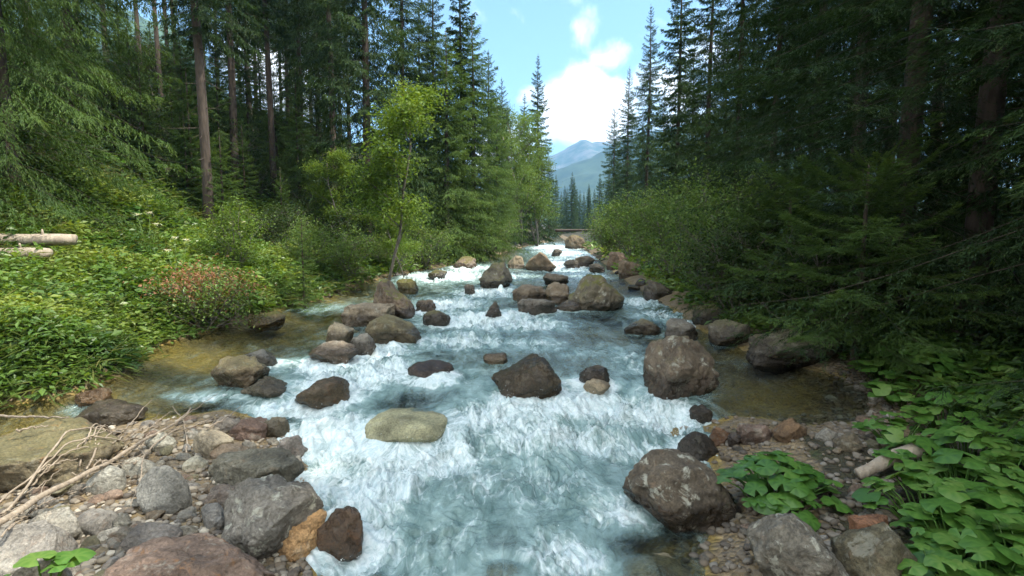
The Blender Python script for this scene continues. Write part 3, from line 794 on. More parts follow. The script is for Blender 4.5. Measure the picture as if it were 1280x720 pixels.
def cobbles(n, sampler, size, label, group, wl=-5, name='cobble'):
    k = tries = 0
    while k < n and tries < n * 30:
        tries += 1
        x, y = sampler()
        if any((x - r[0]) ** 2 / (r[2] * .85) ** 2 + (y - r[1]) ** 2 / (r[3] * .85) ** 2 < 1 for r in ROCKS):
            continue
        s = random.uniform(*size) * random.uniform(.8, 1.2)
        z = float(land(np.array([x]), np.array([y]))[0])
        ci = random.randrange(len(COBCOL))
        sz_ = 'small' if s < size[0] + .33 * (size[1] - size[0]) else ('big' if s > size[0] + .72 * (size[1] - size[0]) else 'middling')
        o = link(name, random.choice(cob_src), loc=(x, y, z + s * .1), label=by_neighbour(f'{sz_} {COBNAME[ci]} {label}', x, y, ['rock']), cat='stone', group=group)
        c = np.array(COBCOL[ci]) * random.uniform(.7, 1.15)
        rock_props(o, c, 0, .2, .3, wl)
        o.scale = (s, s * random.uniform(.8, 1.1), s * random.uniform(.8, 1.2))
        o.rotation_euler = (random.uniform(-.35, .35), random.uniform(-.35, .35), random.uniform(0, 6.3))
        k += 1


def s_bar():
    while True:
        u, v = random.uniform(-20, 385), random.uniform(520, 725)
        P, t = hit(u, v, True)
        if inside(BAR, np.array([P[0]]), np.array([P[1]]))[0]:
            return P[0], P[1]


def s_spit():
    u = random.uniform(850, 1130)
    v = random.uniform(515, 715)
    P, t = hit(u, v, True)
    return P[0], P[1]


def s_rim():
    # along both shores upstream
    while True:
        t = random.uniform(10, 60); side = random.choice((0, 1))
        pts = np.array(rw[::-1] if side else lw)
        pts = pts[np.argsort(pts[:, 1])]
        x = np.interp(t, pts[:, 1], pts[:, 0])
        return x + random.gauss(0, .35) + (.15 if side else -.15), t


cobbles(188, s_bar, (.06, .21), 'cobble', 'cobbles of the stone bar')
cobbles(60, s_spit, (.06, .17), 'shaded cobble', 'cobbles of the right-hand shore')
def s_pool():
    P, t = hit(random.uniform(1035, 1120), random.uniform(462, 560), True)
    return P[0], P[1]


cobbles(45, s_pool, (.06, .22), 'pool-side cobble', 'cobbles round the still pool')
cobbles(70, s_rim, (.18, .55), 'shore rock', 'rocks along the upstream shores', wl=.9, name='shore_rock')

# gravel between them: too many to count
def gravel(n, sampler, smin, smax, name, label):
    V0, F0 = ico(2)
    Vs, Fs, T = [], [], []
    for k in range(n):
        x, y = sampler()
        s = random.uniform(smin, smax)
        Vv = V0 * (1 + .35 * perlin(V0 * 1.1 + k * 7.3, k % 50))[:, None] * np.array((s, s * random.uniform(.6, 1), s * random.uniform(.4, .7)))
        a = random.uniform(0, 6.3); ca, sa = math.cos(a), math.sin(a)
        Vv = np.stack([Vv[:, 0] * ca - Vv[:, 1] * sa + x, Vv[:, 0] * sa + Vv[:, 1] * ca + y, Vv[:, 2]], 1)
        Vs.append(Vv); Fs.append(F0 + k * len(V0)); T.append((x, y))
    T = np.array(T)
    z = land(T[:, 0], T[:, 1])
    for k in range(n):
        Vs[k][:, 2] += z[k] + .01
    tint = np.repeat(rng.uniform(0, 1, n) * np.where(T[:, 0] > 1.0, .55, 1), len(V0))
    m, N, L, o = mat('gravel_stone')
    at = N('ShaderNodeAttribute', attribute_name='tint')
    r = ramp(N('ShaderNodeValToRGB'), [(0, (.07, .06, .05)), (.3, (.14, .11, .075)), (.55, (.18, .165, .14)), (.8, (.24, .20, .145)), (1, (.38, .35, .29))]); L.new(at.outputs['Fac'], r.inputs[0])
    nn = N('ShaderNodeTexNoise', i_Scale=40, i_Detail=5); tcx = N('ShaderNodeNewGeometry'); L.new(tcx.outputs['Position'], nn.inputs[0])
    p = N('ShaderNodeBsdfPrincipled', i_Roughness=.8)
    mm = N('ShaderNodeMix', data_type='RGBA', blend_type='OVERLAY'); mm.inputs[0].default_value = .6
    L.new(r.outputs[0], mm.inputs[6]); L.new(nn.outputs['Color'], mm.inputs[7]); L.new(r.outputs[0], p.inputs['Base Color'])
    b = N('ShaderNodeBump', i_Strength=.4, i_Distance=.01); L.new(nn.outputs[0], b.inputs['Height']); L.new(b.outputs[0], p.inputs['Normal'])
    L.new(p.outputs[0], o.inputs[0])
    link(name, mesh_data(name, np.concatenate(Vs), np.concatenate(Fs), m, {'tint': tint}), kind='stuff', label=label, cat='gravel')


def s_gravel():
    q_ = random.random()
    return s_bar() if q_ < .62 else (s_spit() if q_ < .86 else s_pool())


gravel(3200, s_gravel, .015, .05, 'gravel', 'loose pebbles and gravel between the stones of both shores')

# ------------------------------------------------------------------ water
FOAM = [  # u, v, half width, half height in the picture of each patch of broken water, strength
    (430, 478, 55, 22, .9), (480, 462, 50, 16, .8), (400, 455, 40, 12, .8), (470, 440, 50, 10, .8), (360, 510, 60, 14, .7), (340, 460, 40, 12, .4),
    (430, 545, 60, 35, .9), (400, 600, 40, 45, .7), (470, 610, 60, 35, 1.15), (520, 580, 60, 20, 1.0), (570, 560, 50, 30, .6),
    (610, 520, 70, 22, .8), (700, 505, 90, 18, 1.0), (790, 510, 80, 22, 1.05), (840, 525, 50, 18, 1.0), (700, 545, 110, 22, .75), (800, 560, 80, 25, .6),
    (600, 600, 60, 50, .45), (690, 600, 70, 45, .45), (560, 680, 80, 50, .42), (690, 690, 60, 40, .6), (720, 700, 40, 30, .7), (470, 690, 70, 40, .4), (760, 640, 50, 30, .45),
    (580, 425, 60, 14, .65), (590, 400, 55, 10, .8), (560, 380, 50, 10, .9), (620, 395, 60, 10, .6), (660, 405, 60, 10, .6), (610, 365, 50, 8, .7),
    (660, 430, 60, 10, .45), (720, 440, 40, 10, .3), (790, 455, 30, 20, .6), (770, 440, 40, 10, .35),
    (560, 345, 60, 8, .85), (520, 345, 30, 8, .6), (640, 345, 40, 7, .5), (590, 335, 40, 5, .7), (700, 330, 35, 10, .7), (740, 345, 30, 5, .5), (690, 310, 30, 7, 1.0),
    (715, 318, 30, 6, .6), (800, 378, 30, 8, .65), (830, 395, 35, 10, .6), (850, 405, 20, 8, .4),
    (390, 388, 40, 10, .5), (350, 400, 30, 7, .4), (230, 497, 60, 7, .8), (120, 512, 50, 8, .6), (440, 385, 30, 6, .3), (905, 528, 20, 6, .4), (300, 440, 40, 8, .1),
    (450, 650, 50, 40, .5), (745, 480, 40, 8, .7), (560, 470, 40, 12, .5),
]
wy = [-3.0]
while wy[-1] < 150:
    y_ = max(wy[-1], 3.2)
    wy.append(wy[-1] + min(max(.62 * y_ * y_ / (CAMH * 544), .014), .35) * (4 if wy[-1] < 2.6 else 1))
wy = np.array(wy)
XF = np.concatenate([np.arange(-15, -3.2, .034), np.arange(-3.2, 3.8, .0122), np.arange(3.8, 9, .034)])
NC = len(XF)
WX = XF[None] * np.maximum(1, wy / 9)[:, None]
WY = np.repeat(wy[:, None], NC, 1)
D = np.full(WX.shape, 9.0)
for k0 in range(0, len(wy), 60):
    D[k0:k0 + 60] = sdf(WX[k0:k0 + 60].ravel(), WY[k0:k0 + 60].ravel()).reshape(-1, NC)
keep = D < .5
wi = np.full(WX.shape, -1); wi[keep] = np.arange(keep.sum())
x, y, D = WX[keep], WY[keep], D[keep]
foam = np.zeros_like(x)
for (u, v, ru, rv, a) in FOAM:
    cx, cy_ = on_water(u, v)
    hx = abs(on_water(u + ru, v)[0] - cx)
    hy = abs(on_water(u, v - rv)[1] - on_water(u, v + rv)[1]) / 2
    g = a * np.exp(-1.1 * (((x - cx) / hx) ** 2 + ((y - cy_) / hy) ** 2))
    foam += (1.08 * g) ** 3
foam = foam ** (1 / 3)
fx, up = x.copy(), np.zeros_like(x)
clear_patch = np.ones_like(x)
for (rx, ry, ra, rb, zt) in ROCKS:
    if ry < 2 or ry > 70:
        continue
    near = (np.abs(x - rx) < 4 * ra + .5) & (np.abs(y - ry) < 6 * ra + .6)
    if not near.any():
        continue
    xx, yy = x[near] - rx, y[near] - ry
    q = np.sqrt((xx / ra) ** 2 + (yy / rb) ** 2)
    edge = np.exp(-np.clip(q - 1, 0, 9) * ra / .13)
    wake = np.exp(-(xx / (ra * .9)) ** 2) * np.exp(-np.clip(-yy, 0, 99) / (2.2 * ra)) * (yy < 0)
    act = np.clip(foam[near] * 1.6 + .15, 0, 1)
    foam[near] += (.6 * edge + .42 * wake) * act
    up[near] += .11 * np.exp(-((xx / ra) ** 2 + ((yy - rb) / .22) ** 2)) * act - .05 * wake * act
    fx[near] += np.sign(xx) * .5 * ra * np.exp(-(q ** 2) * .6) * 1.0
foam = np.clip(foam, 0, 1.3)
foam_h = foam.copy()
air = np.clip(foam * 1.25 + .20 * ss(.25, 1.6, -D) + .30 * ss(.3, 1.0, -D) * ss(10.5, 7.5, y) + .05, 0, 1.2)
for (u, v, r, a) in ((510, 510, .55, .8), (630, 690, .35, .6), (1000, 480, 2.4, .95), (270, 425, 2.0, .95), (200, 455, 1.6, .95), (370, 400, 1.6, .8), (440, 365, 1.2, .5), (100, 490, 2, .6), (150, 520, .8, .6), (700, 360, 1, .4), (720, 400, .8, .3), (330, 485, .3, .6), (820, 690, .4, .6)):
    cx, cy_ = on_water(u, v)
    g = 1 - a * np.exp(-((x - cx) ** 2 + (y - cy_) ** 2) / r ** 2)
    air *= g; foam *= g
W = zw(y) + np.clip(up, -.08, .10)
xr, yr = x * .86 - y * .51, x * .51 + y * .86            # turned off the noise lattice
t1 = fbm(p3(xr * 1.35, yr * 1.0, .37), 3, 31)
xw, yw = x + .22 * t1, y * .6 + .25 * fbm(p3(xr * 1.1, yr * 1.1, .71), 2, 35)
t2 = fbm(p3((xw * .80 - yw * .6) * 3.3, (xw * .6 + yw * .80) * 3.3, .41), 4, 41, .55, True)
t3 = fbm(p3((xw * .6 - yw * .80) * 10.5, (xw * .80 + yw * .6) * 10.5, .63), 3, 51, .55, True)
calm = fbm(p3(x * 3, y * 3.6), 3, 61)
live = ss(.05, .8, foam)
calm_edge = np.ones_like(x)
for (rx, ry, ra, rb, zt) in ROCKS:
    q_ = ((x - rx) / (ra + .15)) ** 2 + ((y - ry) / (rb + .15)) ** 2
    calm_edge = np.minimum(calm_edge, np.clip((q_ - .5) / .8, .45, 1))
live *= calm_edge
W += live * (.12 * t1 + .115 * t2 + .036 * t3) + (1 - live) * (.012 * calm + .02 * t1 * ss(.02, .3, foam))
# water sheeting over the sunken boulders
for (sx_, sy_, sa_, sb_, hgt) in SUNK:
    q_ = ((x - sx_) / sa_) ** 2 + ((y - sy_) / sb_) ** 2
    g = np.exp(-q_ ** 1.6)
    W = np.where(g > .02, np.maximum(W * (1 - g * .7) + g * .7 * zw(y), zw(y) + np.minimum(hgt + .012, .13) * g), W)
    lip = np.exp(-((x - sx_) / sa_) ** 2 - ((y - sy_ + sb_ * 1.25) / .16) ** 2)
    foam = foam * (1 - .9 * np.exp(-(q_ * 1.3) ** 2)) + .4 * lip
    air = air * (1 - .65 * np.exp(-(q_ * 1.9) ** 2))
W -= .05 * ss(-.1, .3, D)
foam = np.minimum(foam, .80 + .05 * t1)
kq = keep[:-1, :-1] & keep[1:, :-1] & keep[:-1, 1:] & keep[1:, 1:]
q = np.stack([wi[:-1, :-1], wi[:-1, 1:], wi[1:, 1:], wi[1:, :-1]], -1)[kq]
flow = np.stack([fx * 1.0, y * .42, W * .8], 1)
used = np.unique(q); remap = np.full(len(x), -1); remap[used] = np.arange(len(used))
link('stream', mesh_data('stream', np.stack([x, y, W], 1)[used], remap[q], water_mat(), {'flow': flow[used], 'foam': foam[used], 'air': air[used]}),
     kind='structure', label='clear mountain stream breaking into white rapids', cat='water')

# drops thrown up where the water breaks
cand = np.where((foam > .72) & (D < -.05) & (y > 3) & (y < 22))[0]
for (rx, ry, ra, rb, zt) in ROCKS:
    cand = cand[((x[cand] - rx) / (ra + .06)) ** 2 + ((y[cand] - ry) / (rb + .06)) ** 2 > 1]
pk = rng.choice(cand, 5200)
dz = rng.exponential(.035, len(pk)) * (.5 + foam[pk])
dr_ = rng.uniform(.0018, .0048, len(pk)) * np.where(rng.random(len(pk)) < .1, 1.7, 1)
oc = np.array([(1, 0, 0), (-1, 0, 0), (0, 1, 0), (0, -1, 0), (0, 0, 1.3), (0, 0, -1.3)], float)
of = np.array([(0, 2, 4), (2, 1, 4), (1, 3, 4), (3, 0, 4), (2, 0, 5), (1, 2, 5), (3, 1, 5), (0, 3, 5)])
dc = np.stack([x[pk] + rng.normal(0, .02, len(pk)), y[pk] + rng.normal(0, .03, len(pk)), W[pk] + dz], 1)
dv = (dc[:, None] + oc[None] * dr_[:, None, None]).reshape(-1, 3)
df = (of[None] + (np.arange(len(pk)) * 6)[:, None, None]).reshape(-1, 3)
m, N, L, o = mat('spray_drops')
p = N('ShaderNodeBsdfPrincipled', i_Roughness=.15); p.inputs['Base Color'].default_value = (.72, .78, .78, 1); L.new(p.outputs[0], o.inputs[0])
link('spray', mesh_data('spray', dv, df, m), kind='stuff', label='fine drops thrown up by the rapids', cat='spray')

# ------------------------------------------------------------------ plants: builders
def unit(a):
    return a / (np.linalg.norm(a, axis=-1, keepdims=True) + 1e-9)


def blades(P, Dv, Ln, Wd, roll, fold=.25, waist=.45):
    """one folded four-cornered leaf per row -> verts, tris"""
    n = len(P)
    Dv = unit(Dv)
    ref = np.where(np.abs(Dv[:, 2:3]) > .9, np.array([[1., 0, 0]]), np.array([[0, 0, 1.]]))
    s = unit(np.cross(Dv, ref)); u = np.cross(s, Dv)
    c, sn = np.cos(roll)[:, None], np.sin(roll)[:, None]
    s2 = s * c + u * sn; u2 = u * c - s * sn
    m = P + Dv * (Ln * waist)[:, None]
    w = Wd[:, None] * .5
    V = np.stack([P, m + s2 * w + u2 * w * fold, P + Dv * Ln[:, None] - u2 * (Ln * .08)[:, None], m - s2 * w + u2 * w * fold], 1).reshape(-1, 3)
    i = np.arange(n)[:, None] * 4
    F = np.concatenate([i + np.array([[0, 1, 2]]), i + np.array([[0, 2, 3]])])
    return V, F


def tube(path, radii, k=7, wob=0, seed=0):
    path = np.asarray(path, float); radii = np.asarray(radii, float)
    T = unit(np.gradient(path, axis=0))
    ref = np.array([1., 0, 0]) if abs(T[:, 0]).mean() < .8 else np.array([0, 1., 0])
    A = unit(np.cross(T, ref)); B = np.cross(T, A)
    an = np.linspace(0, 2 * np.pi, k, endpoint=False)
    R = radii[:, None] * (1 + (wob * fbm(p3(np.tile(np.cos(an), len(path)), np.tile(np.sin(an), len(path)), np.repeat(path[:, 2], k) * .6), 2, seed).reshape(len(path), k) if wob else 0))
    V = path[:, None] + A[:, None] * (np.cos(an)[None, :, None] * R[..., None]) + B[:, None] * (np.sin(an)[None, :, None] * R[..., None])
    n = len(path)
    i = np.arange(n * k).reshape(n, k)
    F = np.stack([i[:-1], np.roll(i[:-1], -1, 1), np.roll(i[1:], -1, 1), i[1:]], -1).reshape(-1, 4)
    V = V.reshape(-1, 3)
    V = np.concatenate([V, path[:1], path[-1:]])
    c0, c1 = n * k, n * k + 1
    caps = [[c0, (j + 1) % k, j] for j in range(k)] + [[c1, (n - 1) * k + j, (n - 1) * k + (j + 1) % k] for j in range(k)]
    return V, F, np.array(caps)


class Bag:
    def __init__(s): s.V, s.Q, s.T, s.A, s.n = [], [], [], [], 0

    def add(s, V, Q=None, T=None, tint=None):
        s.V.append(V)
        if Q is not None and len(Q): s.Q.append(np.asarray(Q) + s.n)
        if T is not None and len(T): s.T.append(np.asarray(T) + s.n)
        s.A.append(np.full(len(V), .5) if tint is None else np.broadcast_to(tint, (len(V),)))
        s.n += len(V)

    def tube(s, path, radii, k=6, wob=0, seed=0):
        V, Q, C = tube(path, radii, k, wob, seed); s.add(V, Q, C)

    def mesh(s, name, m, smooth=True):
        f = ([np.concatenate(s.Q)] if s.Q else []) + ([np.concatenate(s.T)] if s.T else [])
        return mesh_data(name, np.concatenate(s.V), f, m, {'tint': np.concatenate(s.A)}, smooth)


def spruce(seed, Hh, R, low, nb, tw, sub, droop=.35, leafm=None, rad=None, blade=.15, hang=.5, power=.75, barkm=None, dead=0, wr=(.26, .40), jit=.36, roll=.9):
    """trunk mesh, crown mesh of a spruce; crown is thousands of needle sprays on drooping boughs"""
    r = np.random.default_rng(seed)
    rad = rad or Hh * .0072
    zz = np.linspace(-.4, Hh, 16)
    sway = np.stack([np.sin(zz * .25 + seed) * .05, np.cos(zz * .21 + seed) * .05], 1) * (Hh / 18)
    tb = Bag()
    tb.tube(np.column_stack([sway, zz]), rad * (1 - np.clip(zz / Hh, 0, 1)) ** .85 + .012 + rad * .5 * np.exp(-np.clip(zz, 0, 9) * 3), 9, .12, seed)
    nw = max(6, int(nb / 5.2))
    tw_ = np.linspace(0, .985, nw) ** .95
    cnt = np.round(np.interp(tw_, [0, .6, 1], [6.2, 5.0, 3.4])).astype(int)
    t = np.repeat(tw_, cnt); t = np.sort(np.clip(t + r.normal(0, .006, len(t)), 0, .99))
    nb = len(t)
    z0 = Hh * (low + (1 - low) * t * .99)
    prof = (1 - t) ** power * (1 - .55 * np.exp(-t * 9) * (low > .12)) + .02
    Lb = R * prof * r.uniform(.55, 1.18, nb)
    az = np.arange(nb) * 2.39996 + r.normal(0, .35, nb)
    el = np.interp(t, [0, .5, 1], [-.22, .05, .75]) + r.normal(0, .09, nb)
    dr = droop * np.interp(t, [0, .6, 1], [1.1, .8, .15]) * r.uniform(.7, 1.3, nb)
    ca, sa = np.cos(az), np.sin(az)
    sx, sy = np.interp(z0, zz, sway[:, 0]), np.interp(z0, zz, sway[:, 1])

    def axis_pt(s):  # s (nb, m)
        rr = Lb[:, None] * s
        dz = Lb[:, None] * (el[:, None] * s - dr[:, None] * s ** 1.7 + .16 * s ** 4)
        return np.stack([sx[:, None] + ca[:, None] * rr, sy[:, None] + sa[:, None] * rr, z0[:, None] + dz], -1)
    for i in range(nb):
        s = np.array([0, .2, .4, .6, .8, 1.0])[None]
        rr = Lb[i] * s[0]
        path = np.stack([sx[i] + ca[i] * rr, sy[i] + sa[i] * rr, z0[i] + Lb[i] * (el[i] * s[0] - dr[i] * s[0] ** 1.7 + .16 * s[0] ** 4)], 1)
        tb.tube(path, np.interp(s[0], [0, 1], [.9, .1]) * (.004 + .0015 * Lb[i]), 3)
    for i in range(dead):
        z = r.uniform(.08, low) * Hh; a = r.uniform(0, 6.3); l = r.uniform(.3, 1.3)
        s = np.array([0, .5, 1.]); path = np.stack([np.cos(a) * s * l, np.sin(a) * s * l, z - s * l * r.uniform(.1, .6)], 1)
        tb.tube(path, [.018, .011, .003], 3)
    sj = np.linspace(.10, 1.0, tw)[None] + r.uniform(-.03, .03, (nb, tw))
    sj = np.clip(sj, .05, 1.0)
    Pj = axis_pt(sj); Dj = unit(axis_pt(sj + .05) - Pj)                      # (nb, tw, 3)
    side = np.stack([-sa, ca, np.zeros(nb)], -1)[:, None]                    # (nb,1,3)
    Vs, Fs, Ts, off = [], [], [], 0
    for sg in (-1, 1):
        lt = (Lb[:, None] * .36 * (1.08 - sj) ** .7 * np.clip(sj * 4, .3, 1) + .07 * np.clip(Lb, .1, 1)[:, None]) * r.uniform(.6, 1.25, (nb, tw))
        hv = hang * r.uniform(.3, 1.5, (nb, tw))
        dt = unit(Dj * r.uniform(.45, .95, (nb, tw, 1)) + side * sg * r.uniform(.5, 1.0, (nb, tw, 1)) - np.array([0, 0, 1.]) * hv[..., None])
        k = np.linspace(.04, .97, sub)
        q = k[None, None] + r.uniform(-.04, .04, (nb, tw, sub))
        P = Pj[:, :, None] + dt[:, :, None] * (lt[..., None] * q)[..., None]
        P[..., 2] -= (lt[..., None] * q ** 2 * .35 * hv[..., None])
        P += r.normal(0, .012, P.shape) * np.clip(Lb, .2, 1)[:, None, None, None]
        Dn = dt[:, :, None] + r.normal(0, jit, P.shape) * np.array([1, 1, .6]); Dn += np.where(r.random(P.shape[:3]) < .5, -.45, .45)[..., None] * np.cross(dt, np.array([0, 0, 1.]))[:, :, None]; Dn[..., 2] -= .10
        n = P.shape[0] * P.shape[1] * P.shape[2]
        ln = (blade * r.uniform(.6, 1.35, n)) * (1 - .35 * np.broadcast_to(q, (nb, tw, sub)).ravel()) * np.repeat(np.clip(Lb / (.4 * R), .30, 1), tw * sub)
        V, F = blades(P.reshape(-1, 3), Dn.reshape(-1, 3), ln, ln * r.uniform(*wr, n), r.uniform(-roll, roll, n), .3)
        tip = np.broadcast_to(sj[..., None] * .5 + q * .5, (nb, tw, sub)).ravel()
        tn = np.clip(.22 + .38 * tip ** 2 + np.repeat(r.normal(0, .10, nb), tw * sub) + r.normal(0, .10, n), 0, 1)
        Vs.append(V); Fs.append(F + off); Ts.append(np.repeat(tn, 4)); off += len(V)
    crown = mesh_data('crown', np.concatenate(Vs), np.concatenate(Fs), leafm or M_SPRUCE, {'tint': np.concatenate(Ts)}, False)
    return tb.mesh('trunk', barkm or M_BARK), crown


def broadleaf(seed, Hh, R, nleaf, leaf=.10, leafm=None, stems=1, low=.2, barkm=None, rad=None, lean=(0, 0), spread=.5, clump=.30):
    """trunk with limbs, crown of separate leaves in loose clumps"""
    r = np.random.default_rng(seed)
    rad = rad or Hh * .012
    tb = Bag(); tips = []

    def grow(p, d, l, rd, lev):
        n = 5
        pts = [p]
        for i in range(n):
            d = unit(d + r.normal(0, .13, 3) + np.array([0, 0, .05]))
            pts.append(pts[-1] + d * l / n)
        pts = np.array(pts)
        tb.tube(pts, np.linspace(rd, rd * .45, n + 1), 6 if lev < 2 else 3, 0, seed)
        if lev >= 2 or l < .35:
            for f in (2, 3, 4, 5):
                tips.append(pts[f])
            return
        kids = 7 if lev == 0 else 5
        for c in range(kids):
            f = low + (1 - low) * (c + r.uniform(.1, .9)) / kids if lev == 0 else r.uniform(.3, 1)
            q = pts[0] + 0
            k = f * n; i = min(int(k), n - 1)
            q = pts[i] + (pts[i + 1] - pts[i]) * (k - i)
            a = r.uniform(0, 6.28)
            sd = np.array([math.cos(a), math.sin(a), r.uniform(.0, .6)])
            grow(q, unit(d * .45 + sd * (1.0 if lev == 0 else .8)), (R * (1.15 - .6 * f) if lev == 0 else l * .55) * r.uniform(.75, 1.15), rd * .42, lev + 1)
        if lev > 0:
            tips.append(pts[-1])
    for s in range(stems):
        a = r.uniform(0, 6.28)
        d = np.array([lean[0], lean[1], 1.]) + (np.array([math.cos(a), math.sin(a), 0]) * spread * r.uniform(.4, 1) if stems > 1 else 0)
        grow(np.array([0, 0, -.2]), unit(d), Hh * (r.uniform(.7, 1) if stems > 1 else .98), rad, 0)
    tips = np.array(tips)
    c = r.integers(0, len(tips), nleaf)
    ctint = np.clip(r.normal(.5, .17, len(tips)), 0, 1)
    P = tips[c] + r.normal(0, clump, (nleaf, 3)) * np.array([1, 1, .62])
    Dv = np.concatenate([r.normal(0, 1, (nleaf, 2)), r.normal(-.35, .5, (nleaf, 1))], 1)
    ln = leaf * r.uniform(.6, 1.3, nleaf)
    V, F = blades(P, Dv, ln, ln * r.uniform(.45, .65, nleaf), r.normal(0, .5, nleaf), .2)
    tn = np.clip(ctint[c] + r.normal(0, .13, nleaf), 0, 1)
    crown = mesh_data('crown', V, F, leafm or M_BROAD, {'tint': np.repeat(tn, 4)}, False)
    return tb.mesh('trunk', barkm or M_GREYBARK), crown


LATER = []


def plant(pair, x, y, label, name, cat, scale=1.0, rot=None, group=None, z=None, sz=None, parts=('trunk', 'crown'), tilt=(0, 0)):
    e = bpy.data.objects.new(name, None)
    COL.objects.link(e)
    e.empty_display_size = .2
    z = float(land(np.array([x]), np.array([y]))[0]) if z is None else z
    e.location = (x, y, z)
    e.rotation_euler = (tilt[0], tilt[1], random.Random(int(x * 997) + int(y * 7919)).uniform(0, 6.28) if rot is None else rot)
    e.scale = (scale, scale, sz or scale)
    kd = 'tree' if cat in ('tree',) else 'bush'
    if group is None:
        remember(kd, x, y, label)
    else:
        LATER.append((e, label, x, y, {'tree': ['tree', 'bush'], 'bush': ['tree', 'bush']}.get(cat, ['rock', 'bush'])))
    tag(e, label, cat, group)
    for n, me in zip(parts, pair):
        o = bpy.data.objects.new(n, me); COL.objects.link(o); o.parent = e
    return e


def at(u, t):
    return (u - 640) / FPX * t, t


# ------------------------------------------------------------------ trees
NEEDLE = dict(wr=(.13, .20), jit=.26, roll=.6)
MIDN = dict(wr=(.17, .27), jit=.32, roll=.8)
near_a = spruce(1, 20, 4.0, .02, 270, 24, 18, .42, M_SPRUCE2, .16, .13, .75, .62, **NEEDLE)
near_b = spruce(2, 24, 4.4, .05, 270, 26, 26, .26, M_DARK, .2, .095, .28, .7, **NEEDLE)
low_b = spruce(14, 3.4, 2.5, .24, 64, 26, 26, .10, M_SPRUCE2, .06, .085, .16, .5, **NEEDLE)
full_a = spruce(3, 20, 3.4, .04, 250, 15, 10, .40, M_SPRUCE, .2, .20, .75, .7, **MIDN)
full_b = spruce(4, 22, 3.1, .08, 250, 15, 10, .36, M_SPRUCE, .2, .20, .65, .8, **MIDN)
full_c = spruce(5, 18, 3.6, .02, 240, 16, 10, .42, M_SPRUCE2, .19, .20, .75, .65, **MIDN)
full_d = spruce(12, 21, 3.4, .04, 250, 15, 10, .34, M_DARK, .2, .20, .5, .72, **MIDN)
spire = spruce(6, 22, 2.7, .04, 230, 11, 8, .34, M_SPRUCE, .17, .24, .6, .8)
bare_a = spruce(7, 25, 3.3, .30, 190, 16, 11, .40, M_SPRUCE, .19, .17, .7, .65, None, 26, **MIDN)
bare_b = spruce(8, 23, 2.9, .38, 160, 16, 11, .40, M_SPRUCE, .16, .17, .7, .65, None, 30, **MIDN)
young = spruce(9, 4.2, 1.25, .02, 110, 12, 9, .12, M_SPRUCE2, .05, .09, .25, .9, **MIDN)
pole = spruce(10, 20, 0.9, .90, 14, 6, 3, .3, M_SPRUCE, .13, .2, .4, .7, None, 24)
maple = broadleaf(21, 6.6, 2.2, 11000, .115, M_YOUNG, 1, .25, None, .06, (.08, 0), clump=.26)
birch = broadleaf(22, 14, 3.8, 22000, .18, M_BROAD, 3, .15, None, .13, (0, 0), .12, .45)
bush_a = broadleaf(23, 2.0, 1.0, 3800, .085, M_BROAD, 6, .15, None, .025, (0, 0), .7, .20)
bush_b = broadleaf(24, 1.6, 1.0, 3400, .075, M_HERB, 7, .10, None, .02, (0, 0), .9, .20)
bush_c = broadleaf(25, 3.0, 1.5, 5200, .10, M_BROAD, 5, .15, None, .03, (0, 0), .6, .28)
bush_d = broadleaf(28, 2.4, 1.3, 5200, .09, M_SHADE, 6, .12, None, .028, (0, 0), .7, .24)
bush_y = broadleaf(26, 2.6, .95, 4200, .09, M_YOUNG, 5, .1, None, .025, (0, 0), .35, .20)
bush_red = broadleaf(27, .9, .8, 3200, .06, M_DRY, 9, .05, None, .012, (0, 0), 1.1, .14)

SP, DT = 'spruce_tree', 'deciduous_tree'
# left bank
plant(near_a, *at(20, 14.5), 'big light green spruce with sweeping boughs at the left edge, above the cut logs', SP, 'tree', rot=.4)
plant(near_a, *at(-190, 12), 'spruce cut by the left edge of the frame behind the big light green one', SP, 'tree', .95, 2.1)
plant(full_c, *at(110, 22), 'spruce on the slope behind the big light green one', SP, 'tree', 1.0, 1.2)
plant(bare_a, *at(262, 21), 'tall spruce with a bare pale lower trunk on the left slope', SP, 'tree', 1.0, 0)
for u, t, s in ((190, 34, 1), (213, 33, 1.0), (226, 38, 1.05), (234, 31, .95)):
    plant(pole, *at(u, t), 'thin bare spruce pole', 'dead_tree', 'tree', s, None, 'bare poles on the left slope')
for u, t, k, s in ((300, 27, bare_a, .95), (322, 36, bare_b, 1.0), (345, 30, bare_b, 1.05), (368, 42, bare_b, 1), (384, 33, bare_a, .9), (404, 38, bare_b, 1.05), (420, 30, bare_a, 1),
                   (440, 40, bare_b, 1), (285, 45, bare_b, 1), (150, 40, bare_a, 1), (120, 33, bare_b, 1), (60, 30, bare_a, 1), (20, 36, full_a, 1), (-40, 28, full_b, 1), (-110, 26, full_a, 1),
                   (330, 55, bare_a, 1), (360, 60, bare_b, 1), (395, 58, bare_a, 1), (430, 62, bare_a, 1), (270, 60, bare_b, 1), (310, 70, bare_a, 1), (-200, 30, full_a, 1.1), (345, 46, bare_a, .9), (412, 48, bare_b, .9), (380, 72, full_b, .8)):
    plant(k, *at(u, t), 'bare-trunked forest spruce', SP, 'tree', s, None, 'spruces of the left forest')
for u, t, s in ((240, 30, .42), (283, 27, .38), (318, 30, .45), (352, 33, .40), (378, 29, .45), (402, 34, .5), (425, 31, .45), (335, 40, .5), (300, 36, .5), (415, 42, .55), (372, 44, .6), (262, 38, .45)):
    plant(full_c, *at(u, t), 'half-grown spruce', SP, 'tree', s, None, 'half-grown spruces on the left slope')
plant(full_b, *at(462, 27), 'dark broad spruce directly behind the yellow-green young tree', SP, 'tree', 1.1)
plant(full_a, *at(508, 33), 'dark spruce between the yellow-green young tree and the pointed spruces', SP, 'tree', 1.05)
